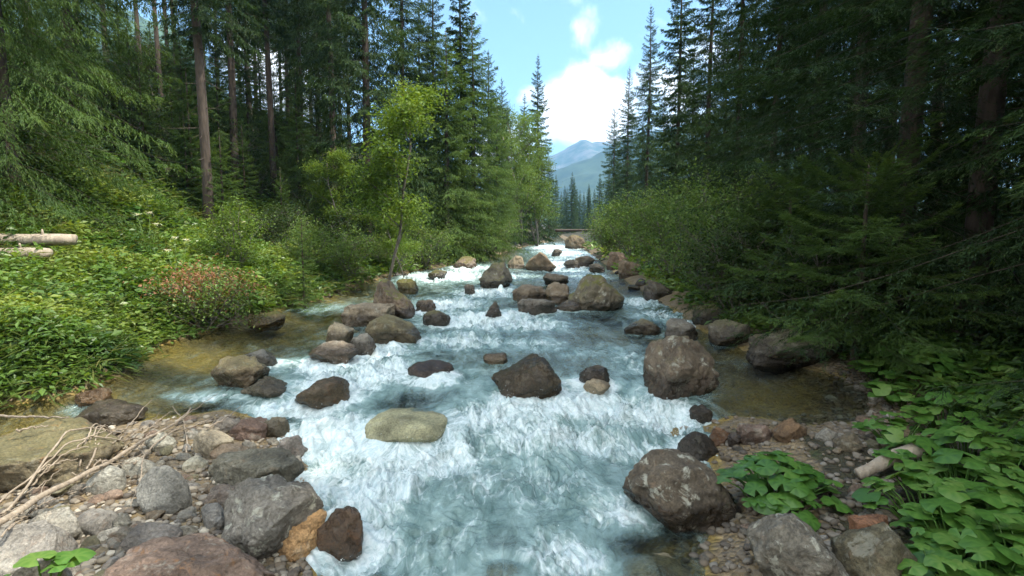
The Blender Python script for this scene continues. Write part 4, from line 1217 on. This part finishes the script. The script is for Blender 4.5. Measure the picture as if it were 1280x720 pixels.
plant(full_b, *at(546, 40), 'slender pointed spruce left of the tallest pointed one on the left bank', SP, 'tree', .93)
plant(spire, *at(579, 37), 'tallest pointed spruce on the left bank, its tip cut by the frame', SP, 'tree', .93)
plant(full_c, *at(592, 36), 'wide light green spruce reaching down to the left shore', SP, 'tree', 1.05, None, None, None, .85)
plant(full_c, *at(560, 33), 'broad light green spruce beside the wide one, nearer the yellow-green tree', SP, 'tree', .95, None, None, None, .74)
plant(full_c, *at(622, 47), 'light green spruce on the left shore just before the birches', SP, 'tree', .70)
plant(full_c, *at(528, 40), 'light green spruce behind the light young tree', SP, 'tree', .95)
plant(full_a, *at(612, 52), 'dark pointed spruce just right of the wide light green one', SP, 'tree', .90)
plant(full_b, *at(628, 60), 'small pointed spruce between the left bank trees and the lone tall spruce', SP, 'tree', .80)
plant(spire, *at(672, 66), 'lone tall spruce in the middle of the valley, topping the birches', SP, 'tree', 1.02)
plant(spire, *at(655, 72), 'slim spruce behind the birches, left of the lone tall spruce', SP, 'tree', .86)
plant(birch, *at(652, 60), 'leafy birch left of the lone tall spruce', DT, 'tree', 1.1, 2.6, None, None, 1.25)
plant(birch, *at(672, 62), 'leafy birch right of the lone tall spruce, nearest the stream', DT, 'tree', .82, 2.6, None, None, 1.0)
plant(birch, *at(636, 52), 'leafy birch at the left shore under the small pointed spruce', DT, 'tree', .62)
plant(maple, *at(478, 20), 'bright yellow-green young tree leaning on the left bank', DT, 'tree', 1.12, .3)
plant(maple, *at(438, 25), 'yellow-green sapling behind the leaning young tree', DT, 'tree', .7)
plant(maple, *at(508, 24), 'light green young tree over the left shore, right of the leaning one', DT, 'tree', .62)
# right bank
plant(full_a, *at(765, 78), 'small pointed spruce farthest along the right bank', SP, 'tree', .92)
plant(full_b, *at(782, 66), 'pointed dark spruce next along the right bank', SP, 'tree', .92)
plant(full_b, *at(806, 50), 'dark spruce behind the ragged tall one on the right bank', SP, 'tree', .95)
plant(spire, *at(842, 34), 'ragged tall spruce with open upper boughs at the edge of the right forest', SP, 'tree', .86)
plant(full_d, *at(880, 25), 'tall dark spruce with a straight trunk beside the ragged tall one', SP, 'tree', .75)
plant(low_b, *at(1078, 8.5), 'low spreading spruce with flat boughs over the still pool', SP, 'tree', .95, 1.0)
plant(low_b, *at(985, 11.2), 'low spruce with flat boughs behind the long dark slab', SP, 'tree', .9, 2.6)
plant(bare_a, *at(962, 19), 'left one of the pair of dark trunks in the right forest', SP, 'tree', .7)
plant(bare_b, *at(976, 20.5), 'right one of the pair of dark trunks in the right forest', SP, 'tree', .75)
plant(near_b, *at(1125, 10.5), 'big dark spruce with drooping boughs over the still pool', SP, 'tree', 1.0, 2.0)
plant(near_b, *at(1225, 9.6), 'dark bare trunk at the right edge among sunlit leaves', SP, 'tree', 1.0)
plant(near_b, *at(1060, 15), 'dark spruce behind the big one with drooping boughs', SP, 'tree', .95, .7)
RT = [(915, 22, full_a, 1), (1010, 18, full_d, 1.05), (1100, 17, bare_a, 1), (1160, 14, bare_b, 1), (1290, 12, bare_a, 1), (1200, 19, full_a, 1), (1270, 18, bare_a, 1), (1340, 15, full_d, 1),
      (930, 30, full_d, 1), (860, 42, full_a, 1), (900, 38, full_d, 1), (990, 27, bare_a, 1), (1050, 24, full_a, 1), (1130, 25, bare_a, 1), (1230, 28, bare_b, 1), (1010, 35, bare_b, 1), (1090, 34, bare_a, 1),
      (825, 58, full_d, 1), (800, 72, full_a, 1), (840, 70, full_a, 1), (880, 55, full_d, 1), (950, 45, full_a, 1), (1400, 11, full_a, 1), (1460, 8.5, full_d, 1.05), (1180, 36, full_a, 1), (1300, 26, bare_a, 1),
      (780, 90, full_a, 1), (810, 95, full_d, 1), (770, 105, full_b, .9), (760, 120, full_a, .9)]
for u, t, k, s in RT:
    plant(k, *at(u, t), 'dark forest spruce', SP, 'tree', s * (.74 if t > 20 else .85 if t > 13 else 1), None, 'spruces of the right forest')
for x, y in ((7.9, 6.4), (10.5, 4.6), (9.5, -6), (14, 4.5), (13, -4), (15, 7), (12, 1)):
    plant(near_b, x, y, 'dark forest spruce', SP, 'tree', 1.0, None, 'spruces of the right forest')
for x, y, s in ((7.2, 3.4, .74), (7.5, .4, .66), (7.4, -3, .8)):
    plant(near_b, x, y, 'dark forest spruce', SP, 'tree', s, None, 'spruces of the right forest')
for u, t, s in ((701, 140, .55), (708, 150, .62), (714, 138, .78), (717, 160, .80), (724, 165, .62), (729, 150, .55), (735, 140, .6), (742, 150, .6), (694, 120, .7), (686, 110, .8), (748, 130, .7), (705, 190, .8), (735, 190, .8), (720, 210, .8)):
    plant(spire, *at(u, t), 'distant hazy spruce', SP, 'tree', s, None, 'distant spruces upstream', sz=s * .9)

# bushes and saplings
BUSH = 'bush'
for pr, u, v, s, lab in (
    (bush_y, 297, 345, .85, 'tall light green bush standing out of the left bank herbs'),
    (bush_c, 385, 345, .66, 'green bush between the tall light bush and the yellow-green tree'),
    (bush_b, 255, 412, .9, 'low green bush at the side channel under the reddish dry plants'),
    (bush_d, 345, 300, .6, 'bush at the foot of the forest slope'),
    (bush_a, 440, 352, 1.0, 'rounded bush at the left shore below the yellow-green tree'),
    (bush_a, 530, 336, 1.2, 'broad bush at the left shore right of the yellow-green tree'),
    (bush_b, 575, 324, 1.4, 'low bush on the left shore under the wide light green spruce'),
    (bush_a, 610, 318, 1.6, 'grey-green bush on the left shore before the birches'),
    (bush_b, 490, 340, 1.2, 'leafy bush hanging to the left shore behind the tall brown boulder'),
    (bush_c, 790, 325, 1.25, 'light green bush on the right shore by the upper rapids'),
    (bush_c, 838, 352, 1.05, 'spreading green bush overhanging the right shore'),
    (bush_c, 880, 372, .95, 'dark green bush above the dark mossy rocks of the right shore'),
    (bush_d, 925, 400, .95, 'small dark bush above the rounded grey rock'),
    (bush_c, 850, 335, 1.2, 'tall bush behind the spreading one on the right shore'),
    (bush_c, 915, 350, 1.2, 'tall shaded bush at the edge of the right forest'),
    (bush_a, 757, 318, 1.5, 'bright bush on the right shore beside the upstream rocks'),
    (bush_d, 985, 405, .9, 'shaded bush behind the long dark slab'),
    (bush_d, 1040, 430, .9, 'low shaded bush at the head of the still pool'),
):
    P, t = hit(u, v)
    plant(pr, P[0], P[1], lab, BUSH, 'bush', s, parts=('stems', 'foliage'))
P, t = hit(250, 395)
plant(bush_red, P[0], P[1], 'reddish dry plant mound at the edge of the side channel', BUSH, 'bush', 1.3, parts=('stems', 'foliage'))
for u, tt, s, lab in ((378, 15, .62, 'young spruce sapling left of the yellow-green tree'), (355, 24, .8, 'pale young spruce on the shaded forest slope'), (310, 26, .9, 'young spruce beside the bare pale trunk'),
                     (235, 22, .8, 'young spruce left of the bare pale trunk'), (405, 27, 1.0, 'young spruce in front of the left forest trunks')):
    P = at(u, tt)
    plant(young, P[0], P[1], lab, 'young_spruce', 'tree', s)
for k in range(44):
    P = at(random.uniform(60, 440), random.uniform(19, 46))
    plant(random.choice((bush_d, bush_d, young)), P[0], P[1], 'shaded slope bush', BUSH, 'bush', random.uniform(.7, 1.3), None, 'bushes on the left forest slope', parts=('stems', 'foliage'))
for k in range(24):
    x = random.uniform(6, 24); y = random.uniform(9, 45)
    if sdf(np.array([x]), np.array([y]))[0] < 1.2: continue
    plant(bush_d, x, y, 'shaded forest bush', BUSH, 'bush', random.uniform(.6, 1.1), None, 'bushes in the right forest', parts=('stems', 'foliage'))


# ------------------------------------------------------------------ butterbur: big round leaves on stalks
def round_leaf(r, n=14, cup=.18, seed=0):
    """kidney-shaped blade with a notch where the stalk meets it, wavy rim"""
    g = np.random.default_rng(seed)
    an = np.linspace(.30, 2 * np.pi - .30, n)
    rim = r * (1 + .07 * np.sin(an * 5 + seed) + g.normal(0, .02, n))
    x = np.cos(an) * rim; y = np.sin(an) * rim * 1.05
    z = cup * r * (np.cos(an * 3 + seed) * .35 - .55) + .04 * r * np.sin(an * 9)
    mid = np.stack([np.cos(an) * rim * .55, np.sin(an) * rim * .55, np.full(n, .02 * r) + .05 * r * np.cos(an * 7)], 1)
    V = np.concatenate([[[0.05 * r, 0, -.05 * r]], mid, np.stack([x, y, z], 1)])
    T = [[0, 1 + i, 2 + i] for i in range(n - 1)]
    Q = [[1 + i, 1 + n + i, 2 + n + i, 2 + i] for i in range(n - 1)]
    return V, np.array(Q), np.array(T)


def butterbur(seed, nl, R, hgt, lr=(.12, .24)):
    r = np.random.default_rng(seed)
    lv, st = Bag(), Bag()
    for k in range(nl):
        a = r.uniform(0, 6.28); d = R * math.sqrt(r.uniform(0, 1)); h = hgt * (1 - .55 * (d / R) ** 2) * r.uniform(.65, 1.1)
        p = np.array([math.cos(a) * d, math.sin(a) * d, h])
        V, Q, T = round_leaf(r.uniform(*lr), 14, r.uniform(.1, .35), k)
        ty = r.normal(0, .22) + .30 * d / R; ax = a + r.normal(0, .4)
        rot = r.uniform(0, 6.28); c, s = math.cos(rot), math.sin(rot)
        V = np.stack([V[:, 0] * c - V[:, 1] * s, V[:, 0] * s + V[:, 1] * c, V[:, 2]], 1)
        ct, sn = math.cos(ty), math.sin(ty); ca, sa = math.cos(ax), math.sin(ax)
        x1, y1 = V[:, 0] * ca + V[:, 1] * sa, -V[:, 0] * sa + V[:, 1] * ca
        x2, z2 = x1 * ct + V[:, 2] * sn, -x1 * sn + V[:, 2] * ct
        V = np.stack([x2 * ca - y1 * sa, x2 * sa + y1 * ca, z2], 1) + p
        lv.add(V, Q, T, np.clip(r.normal(.5, .20) + np.concatenate([[.2], .20 * (-1) ** np.arange(14), .12 * (-1) ** np.arange(14) + r.normal(0, .10, 14)]), 0, 1))
        base = np.array([math.cos(a) * d * .35, math.sin(a) * d * .35, -.05])
        st.tube(np.array([base, (base + p) / 2 + np.array([0, 0, .06]), p - np.array([0, 0, .01])]), [.010, .008, .006], 4)
    return st.mesh('stalks', M_BUTTER), lv.mesh('leaves', M_BUTTER)


bb = [butterbur(40 + k, n, R, h, lr) for k, (n, R, h, lr) in enumerate(((48, .55, .42, (.05, .14)), (38, .5, .5, (.06, .17)), (30, .42, .45, (.05, .15))))]
clump = butterbur(50, 90, .50, .44, (.055, .105))
P, t = hit(978, 640, True)
plant(clump, P[0], P[1] + .1, 'bright green clump of round leaves alone between the boulders at the right', 'butterbur_plant', 'plant', 1.0, .5, parts=('stalks', 'leaves'))
small_leaf = butterbur(51, 7, .22, .2, (.06, .11))
P = hit_top(70, 700)
plant(small_leaf, P[0], P[1] - .1, 'small plant with smooth green leaves in the bottom left corner', 'butterbur_plant', 'plant', 1.05, 0, z=P[2] - .08, parts=('stalks', 'leaves'))
k = 0
for (u, v) in ((1125, 520), (1180, 500), (1240, 480), (1130, 470), (1200, 455), (1275, 520), (1210, 540), (1150, 560), (1260, 570), (1200, 590), (1165, 620), (1290, 620), (1235, 640), (1195, 665), (1280, 690), (1235, 720), (1330, 560), (1330, 660), (1110, 440), (1170, 430), (1330, 480), (1270, 440), (1190, 715)):
    P, t = hit(u, v + 35, True)
    plant(random.choice(bb), P[0], P[1], 'shaded butterbur', 'butterbur_plant', 'plant', random.uniform(.6, .95), None, 'butterburs on the right bank', parts=('stalks', 'leaves'))
for k in range(70):
    u, v = random.uniform(20, 560), 0
    t = random.uniform(8, 26)
    x = (u - 640) / FPX * t
    d = sdf(np.array([x]), np.array([t]))[0]
    if not (.2 < d < 9) or x > 0: continue
    if d > 2.2 and random.random() < .35: continue
    plant(random.choice(bb), x, t, 'sunlit butterbur', 'butterbur_plant', 'plant', random.uniform(.7, 1.15), None, 'butterburs on the left bank', parts=('stalks', 'leaves'))


def umbel(seed):
    r = np.random.default_rng(seed)
    st, fl = Bag(), Bag()
    for k in range(3):
        a = r.uniform(0, 6.28); top = np.array([math.cos(a) * .18, math.sin(a) * .18, r.uniform(.9, 1.25)])
        st.tube(np.array([[0, 0, -.05], top * .5 + np.array([0, 0, .05]), top]), [.009, .007, .004], 4)
        n = 60
        q_ = r.normal(0, 1, (n, 3)); q_[:, 2] = 0
        P = top + q_ * .032 + np.array([0, 0, .03]) - np.abs(r.normal(0, .02, (n, 3))) * np.array([0, 0, 1])
        V, F = blades(P, r.normal(0, 1, (n, 3)) * np.array([1, 1, .2]), np.full(n, .022), np.full(n, .02), r.normal(0, .3, n))
        fl.add(V, None, F, .6)
    return st.mesh('stem', M_HERB), fl.mesh('flowers', M_FLOWER, False)


um = umbel(5)
for u, t, lab in ((222, 13, 'white-flowered tall herb under the forest slope, in front of the bare pale trunk'), (188, 14.5, 'white-flowered tall herb left of its taller twin on the left bank'),
                  (300, 17, 'white-flowered herb behind the tall light green bush')):
    plant(um, *at(u, t), lab, 'flowering_herb', 'plant', 1.2, parts=('stem', 'flowers'))

# ------------------------------------------------------------------ ground cover: herbs nobody could count
def herbs(name, label, spots, kinds, leafm, seed):
    """spots: (x, y, h, size, n) per clump; leaves in whorls on upright stems"""
    r = np.random.default_rng(seed)
    X, Y, Hh, Sz, Nn = [np.array(a) for a in zip(*spots)]
    Z = land(X, Y)
    rep = np.repeat(np.arange(len(X)), Nn.astype(int))
    n = len(rep)
    a = r.uniform(0, 6.28, n); f = r.uniform(.15, 1, n)
    spreadr = Sz[rep] * 2.6 * r.uniform(.1, 1, n)
    P = np.stack([X[rep] + np.cos(a) * spreadr * (.4 + .6 * (1 - f)), Y[rep] + np.sin(a) * spreadr * (.4 + .6 * (1 - f)), Z[rep] + Hh[rep] * f], 1)
    a2 = a + r.normal(0, .8, n)
    Dv = np.stack([np.cos(a2), np.sin(a2), r.normal(.05, .38, n)], 1)
    ln = Sz[rep] * r.uniform(.6, 1.4, n)
    V, F = blades(P, Dv, ln, ln * kinds * r.uniform(.8, 1.2, n), r.normal(0, .45, n), .22)
    patch = fbm(p3(X * .55, Y * .55), 3, seed)[rep]
    tn = np.clip(.42 + .9 * patch + .18 * (f - .5) + r.normal(0, .13, n), 0, 1)
    link(name, mesh_data(name, V, F, leafm, {'tint': np.repeat(tn, 4)}, False), kind='stuff', label=label, cat='herbs')


def left_spots(n, near, farr, dmin, dmax, h, size, leaves, seed):
    r = np.random.default_rng(seed)
    out_ = []
    t = near * (farr / near) ** r.uniform(0, 1, n * 3)
    u = r.uniform(-120, 640, n * 3)
    x = (u - 640) / FPX * t
    d = sdf(x, t)
    _, _, bar, left = land(x, t, True)
    ok = (d > dmin) & (d < dmax) & left & ~bar
    lump = fbm(p3(x * .7, t * .7), 3, 77)
    for i in np.where(ok)[0][:n]:
        g = 1 + .55 * lump[i]
        s = size * (1 + t[i] / 22) * .75
        low_ = min(1, .35 + d[i] / 1.2)
        out_.append((x[i], t[i], h * max(.3, g) * r.uniform(.6, 1.2) * low_, s * r.uniform(.7, 1.3), max(4, int(leaves * r.uniform(.6, 1.3)))))
    return out_


herbs('ground_cover', 'dense green herbs covering the sunlit left bank', left_spots(6200, 5.5, 40, .02, 7.5, .55, .11, 22, 1), .5, M_HERB, 1)
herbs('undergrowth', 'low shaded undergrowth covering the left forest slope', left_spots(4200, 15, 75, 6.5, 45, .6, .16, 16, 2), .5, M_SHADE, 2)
gs = left_spots(1500, 5.5, 22, .02, 8, .5, .26, 14, 3)
herbs('grass', 'long grass blades among the herbs of the left bank', gs, .06, M_GRASS, 3)


def right_spots(n, seed):
    r = np.random.default_rng(seed)
    out_ = []
    t = 4 * (60 / 4) ** r.uniform(0, 1, n * 4); u = r.uniform(700, 1420, n * 4)
    x = (u - 640) / FPX * t
    d = sdf(x, t)
    _, _, bar, left = land(x, t, True)
    ok = (d > .35) & (d < 30) & ~left & ~bar & ((t > 9.5) | (x > 5.6))
    lump = fbm(p3(x * .6, t * .6), 3, 78)
    ok &= lump > -.25
    for i in np.where(ok)[0][:n]:
        out_.append((x[i], t[i], .35 * (1 + lump[i]) * r.uniform(.5, 1.2), .10 * (1 + t[i] / 20) * r.uniform(.7, 1.3), int(16 * r.uniform(.6, 1.3))))
    return out_


herbs('forest_undergrowth', 'low herbs on the floor of the shaded right forest', right_spots(2600, 4), .55, M_HERB, 4)

# ------------------------------------------------------------------ logs, sticks
def log_between(p0, p1, r0, r1, label, m=M_WOOD, name='cut_log', sag=0):
    p0, p1 = np.array(p0, float), np.array(p1, float)
    f = np.linspace(0, 1, 14)[:, None]
    c = (p0 + p1) / 2
    path = p0 + (p1 - p0) * f + np.array([0, 0, 1]) * (np.sin(f * np.pi) * sag) - c
    path += np.stack([0 * f[:, 0], .03 * np.sin(f[:, 0] * 7 + r0 * 90), .025 * np.cos(f[:, 0] * 5 + r0 * 60)], 1) * min(1, r0 * 8)
    b = Bag(); b.tube(path, np.linspace(r0, r1, 14) * (1 + .06 * np.sin(f[:, 0] * 23)), 14, .3, int(r0 * 1000))
    for k in range(4):
        i = 2 + 3 * k; a = 1.3 + k * 2.2
        n_ = np.array([0, math.cos(a), abs(math.sin(a))])
        b.tube(np.array([path[i], path[i] + n_ * r0 * 1.15, path[i] + n_ * r0 * 1.5]), [r0 * .25, r0 * .16, r0 * .1], 6)
    return link(name, b.mesh(name, m), loc=c, label=label, cat='log')


def at_depth(u, v, t):
    return pix_dir(u, v) * t + np.array((0, 0, CAMH))


log_between(at_depth(-170, 306, 12.0), at_depth(92, 299, 12.4), .16, .12, 'upper pale barkless log on the left bank, its end among leaves')
log_between(at_depth(-170, 323, 11.6), at_depth(60, 317, 11.9), .15, .12, 'lower pale barkless log under the upper one')
P, t = hit(1070, 604, True)
P2, t2 = hit(1150, 590, True)
log_between(P + np.array([0, 0, .10]), P2 + np.array([0, 0, .24]), .045, .065, 'short pale broken log beside the round-leaved patch', M_WOOD, 'broken_log')
a, b2 = at_depth(694, 288, 95), at_depth(744, 288, 95)
log_between(a, b2, .26, .16, 'fallen trunk bridging the stream far upstream', M_BARK, 'fallen_log')


def stick(pts, r, label, lift=.03, group=None):
    A_, B_ = hit_top(*pts[0]), hit_top(*pts[-1])
    W_ = []
    n_ = 9
    for i in range(n_):
        k_ = i / (n_ - 1)
        P = A_ + (B_ - A_) * k_
        j = k_ * (len(pts) - 1); j0 = min(int(j), len(pts) - 2)
        off_u = pts[j0][0] + (pts[j0 + 1][0] - pts[j0][0]) * (j - j0) - (pts[0][0] + (pts[-1][0] - pts[0][0]) * k_)
        P[0] += off_u * .006
        P[2] = max(P[2], float(rest(P[:1], P[1:2])[0])) + lift * .6
        W_.append(P)
    W_ = np.array(W_)
    W_[1:-1, 2] = (W_[:-2, 2] + W_[1:-1, 2] + W_[2:, 2]) / 3
    u = pts[0][0]
    f = np.linspace(0, len(W_) - 1, len(W_) * 5)
    path = np.stack([np.interp(f, np.arange(len(W_)), W_[:, k]) for k in range(3)], 1)
    path += np.stack([fbm(p3(f * 1.3 + u, 0.5 + k), 2, k) for k in range(3)], 1) * .018
    c = path.mean(0)
    b = Bag(); b.tube(path - c, np.linspace(r, r * .35, len(path)) * 1.0, 6, .25, 3)
    return link('driftwood_stick', b.mesh('driftwood_stick', M_STICK), loc=c, label=label, cat='stick', group=group)


stick([(-10, 662), (40, 632), (105, 592), (160, 560), (215, 527), (238, 512)], .028, 'thickest dry stick running up across the bar')
stick([(5, 652), (60, 602), (120, 566), (200, 533)], .012, 'long thin stick parallel to the thickest one', .07)
stick([(-5, 640), (70, 606), (140, 572), (185, 545)], .010, 'thin bent stick under the long thin one', .10)
stick([(110, 600), (150, 545), (190, 506)], .009, 'thin stick pointing up over the side channel', .12)
stick([(168, 590), (180, 555), (215, 530), (262, 528)], .012, 'forked twig lying near the whitish stone', .08)
stick([(172, 565), (185, 575), (177, 610), (165, 640)], .009, 'twig hanging towards the tilted grey stone', .12)
stick([(232, 572), (240, 545), (236, 525), (215, 512)], .010, 'curled twig beside the pale tan stone', .07)
stick([(262, 535), (290, 522), (300, 510)], .012, 'short twig at the head of the bar')
stick([(-10, 524), (40, 521), (85, 526)], .020, 'straight stick lying on the water at the foot of the left bank', .06)
stick([(20, 543), (60, 537)], .012, 'pale short stick at the left of the broad olive slab', .06)
stick([(60, 378), (85, 362), (102, 350)], .03, 'pale dead branch sticking out of the left bank herbs', .25)
stick([(128, 405), (135, 390), (140, 380)], .02, 'short pale upright stick in the left bank herbs', .3)
stick([(126, 410), (175, 400), (205, 402)], .018, 'dead branch lying at the foot of the left bank herbs', .25)
for k in range(26):
    u, v = random.uniform(-10, 230), 0
    v = 655 - u * .62 + random.uniform(-25, 25)
    a = random.uniform(-.75, -.35); l = random.uniform(40, 90)
    stick([(u, v), (u + l * .5 * math.cos(a), v + l * .5 * math.sin(a) + random.uniform(-5, 5)), (u + l * math.cos(a), v + l * math.sin(a))], random.uniform(.004, .009),
          by_neighbour('thin dry twig', *hit_top(u, v)[:2], ['rock']), random.uniform(.03, .12), 'twigs tangled on the stone bar')


# ------------------------------------------------------------------ mountains and air
def mountain(name, pts, t, depth, seed, c1, c2, label):
    """ridge line given as seen, built as a slope of real size falling towards the valley"""
    m, N, L, o = mat(name)
    geo = N('ShaderNodeNewGeometry')
    n = N('ShaderNodeTexNoise', i_Scale=.006, i_Detail=10, i_Roughness=.65); L.new(geo.outputs['Position'], n.inputs[0])
    n4 = N('ShaderNodeTexNoise', i_Scale=.07 if t < 1500 else .02, i_Detail=6, i_Roughness=.75); L.new(geo.outputs['Position'], n4.inputs[0])
    av = N('ShaderNodeMath', operation='MULTIPLY_ADD'); av.inputs[1].default_value = .9; av.inputs[2].default_value = -.45; L.new(n4.outputs[0], av.inputs[0])
    a3 = N('ShaderNodeMath', operation='ADD'); L.new(av.outputs[0], a3.inputs[0]); L.new(n.outputs[0], a3.inputs[1])
    r = ramp(N('ShaderNodeValToRGB'), [(.38, c1), (.62, c2)]); L.new(a3.outputs[0], r.inputs[0])
    p = N('ShaderNodeBsdfPrincipled', i_Roughness=1); L.new(r.outputs[0], p.inputs['Base Color']); L.new(p.outputs[0], o.inputs[0])
    us = [q_[0] for q_ in pts]
    U = np.linspace(us[0], us[-1], 150)
    top = np.interp(U, us, [CAMH + pix_dir(640, q_[1])[2] / pix_dir(640, q_[1])[1] * t for q_ in pts])
    fr = np.linspace(-1, 1, 60)
    UU, FF = np.meshgrid(U, fr)
    X = (UU - 640) / FPX * t
    Y = t + FF * depth
    base = np.broadcast_to(top, UU.shape) * (1 - np.abs(FF) ** 1.15)
    fn = fbm(p3(X.ravel() / (depth * .35), Y.ravel() / (depth * .35)), 5, seed, .5).reshape(X.shape)
    Z = base + fn * .16 * top.max() * np.minimum(1, np.abs(FF) * 2.0) * (base / top.max() + .15) + fbm(p3(X.ravel() / 40, Y.ravel() / 40), 3, seed).reshape(X.shape) * .012 * top.max() - 4
    i = np.arange(X.size).reshape(X.shape)
    q_ = np.stack([i[:-1, :-1], i[:-1, 1:], i[1:, 1:], i[1:, :-1]], -1).reshape(-1, 4)
    link(name, mesh_data(name, np.stack([X, Y, Z], -1).reshape(-1, 3), q_, m), kind='structure', label=label, cat='mountain')


mountain('mountain', [(380, 290), (500, 250), (600, 215), (660, 200), (690, 192), (702, 187), (713, 180), (727, 172), (737, 177), (750, 175), (775, 182), (830, 215), (950, 250), (1100, 290)], 3200, 1300, 5,
         (.035, .06, .028), (.13, .13, .11), 'rocky peak at the head of the valley')
mountain('mountain_ridge', [(560, 290), (640, 245), (690, 213), (712, 203), (735, 196), (760, 180), (800, 165), (900, 140), (1050, 160), (1250, 290)], 1900, 700, 9,
         (.018, .035, .014), (.04, .065, .025), 'forested ridge in front of the peak')
mountain('forested_mountain', [(-700, -60), (-200, -120), (60, -75), (165, -6), (190, 11), (210, 22), (228, 29), (246, 38), (262, 70), (285, 150), (310, 230), (340, 290)], 900, 420, 13,
         (.012, .028, .010), (.06, .10, .035), 'forested mountainside behind the left forest')

for e_, l_, x_, y_, k_ in LATER:
    e_['label'] = by_neighbour(l_, x_, y_, k_)

m, N, L, o = mat('haze')
pv = N('ShaderNodeVolumePrincipled')
pv.inputs['Color'].default_value = (.24, .56, 1.0, 1)
pv.inputs['Density'].default_value = .00021
pv.inputs['Anisotropy'].default_value = .1
L.new(pv.outputs[0], o.inputs['Volume'])
hx, hy0, hy1, hz0, hz1 = 4400, -200, 4700, -8, 700
V = np.array([(x_, y_, z_) for z_ in (hz0, hz1) for y_ in (hy0, hy1) for x_ in (-hx, hx)], float)
F = np.array([(0, 2, 3, 1), (4, 5, 7, 6), (0, 1, 5, 4), (2, 6, 7, 3), (0, 4, 6, 2), (1, 3, 7, 5)])
link('haze', mesh_data('haze', V, F, m, smooth=False), kind='stuff', label='thin blue air filling the valley', cat='haze')
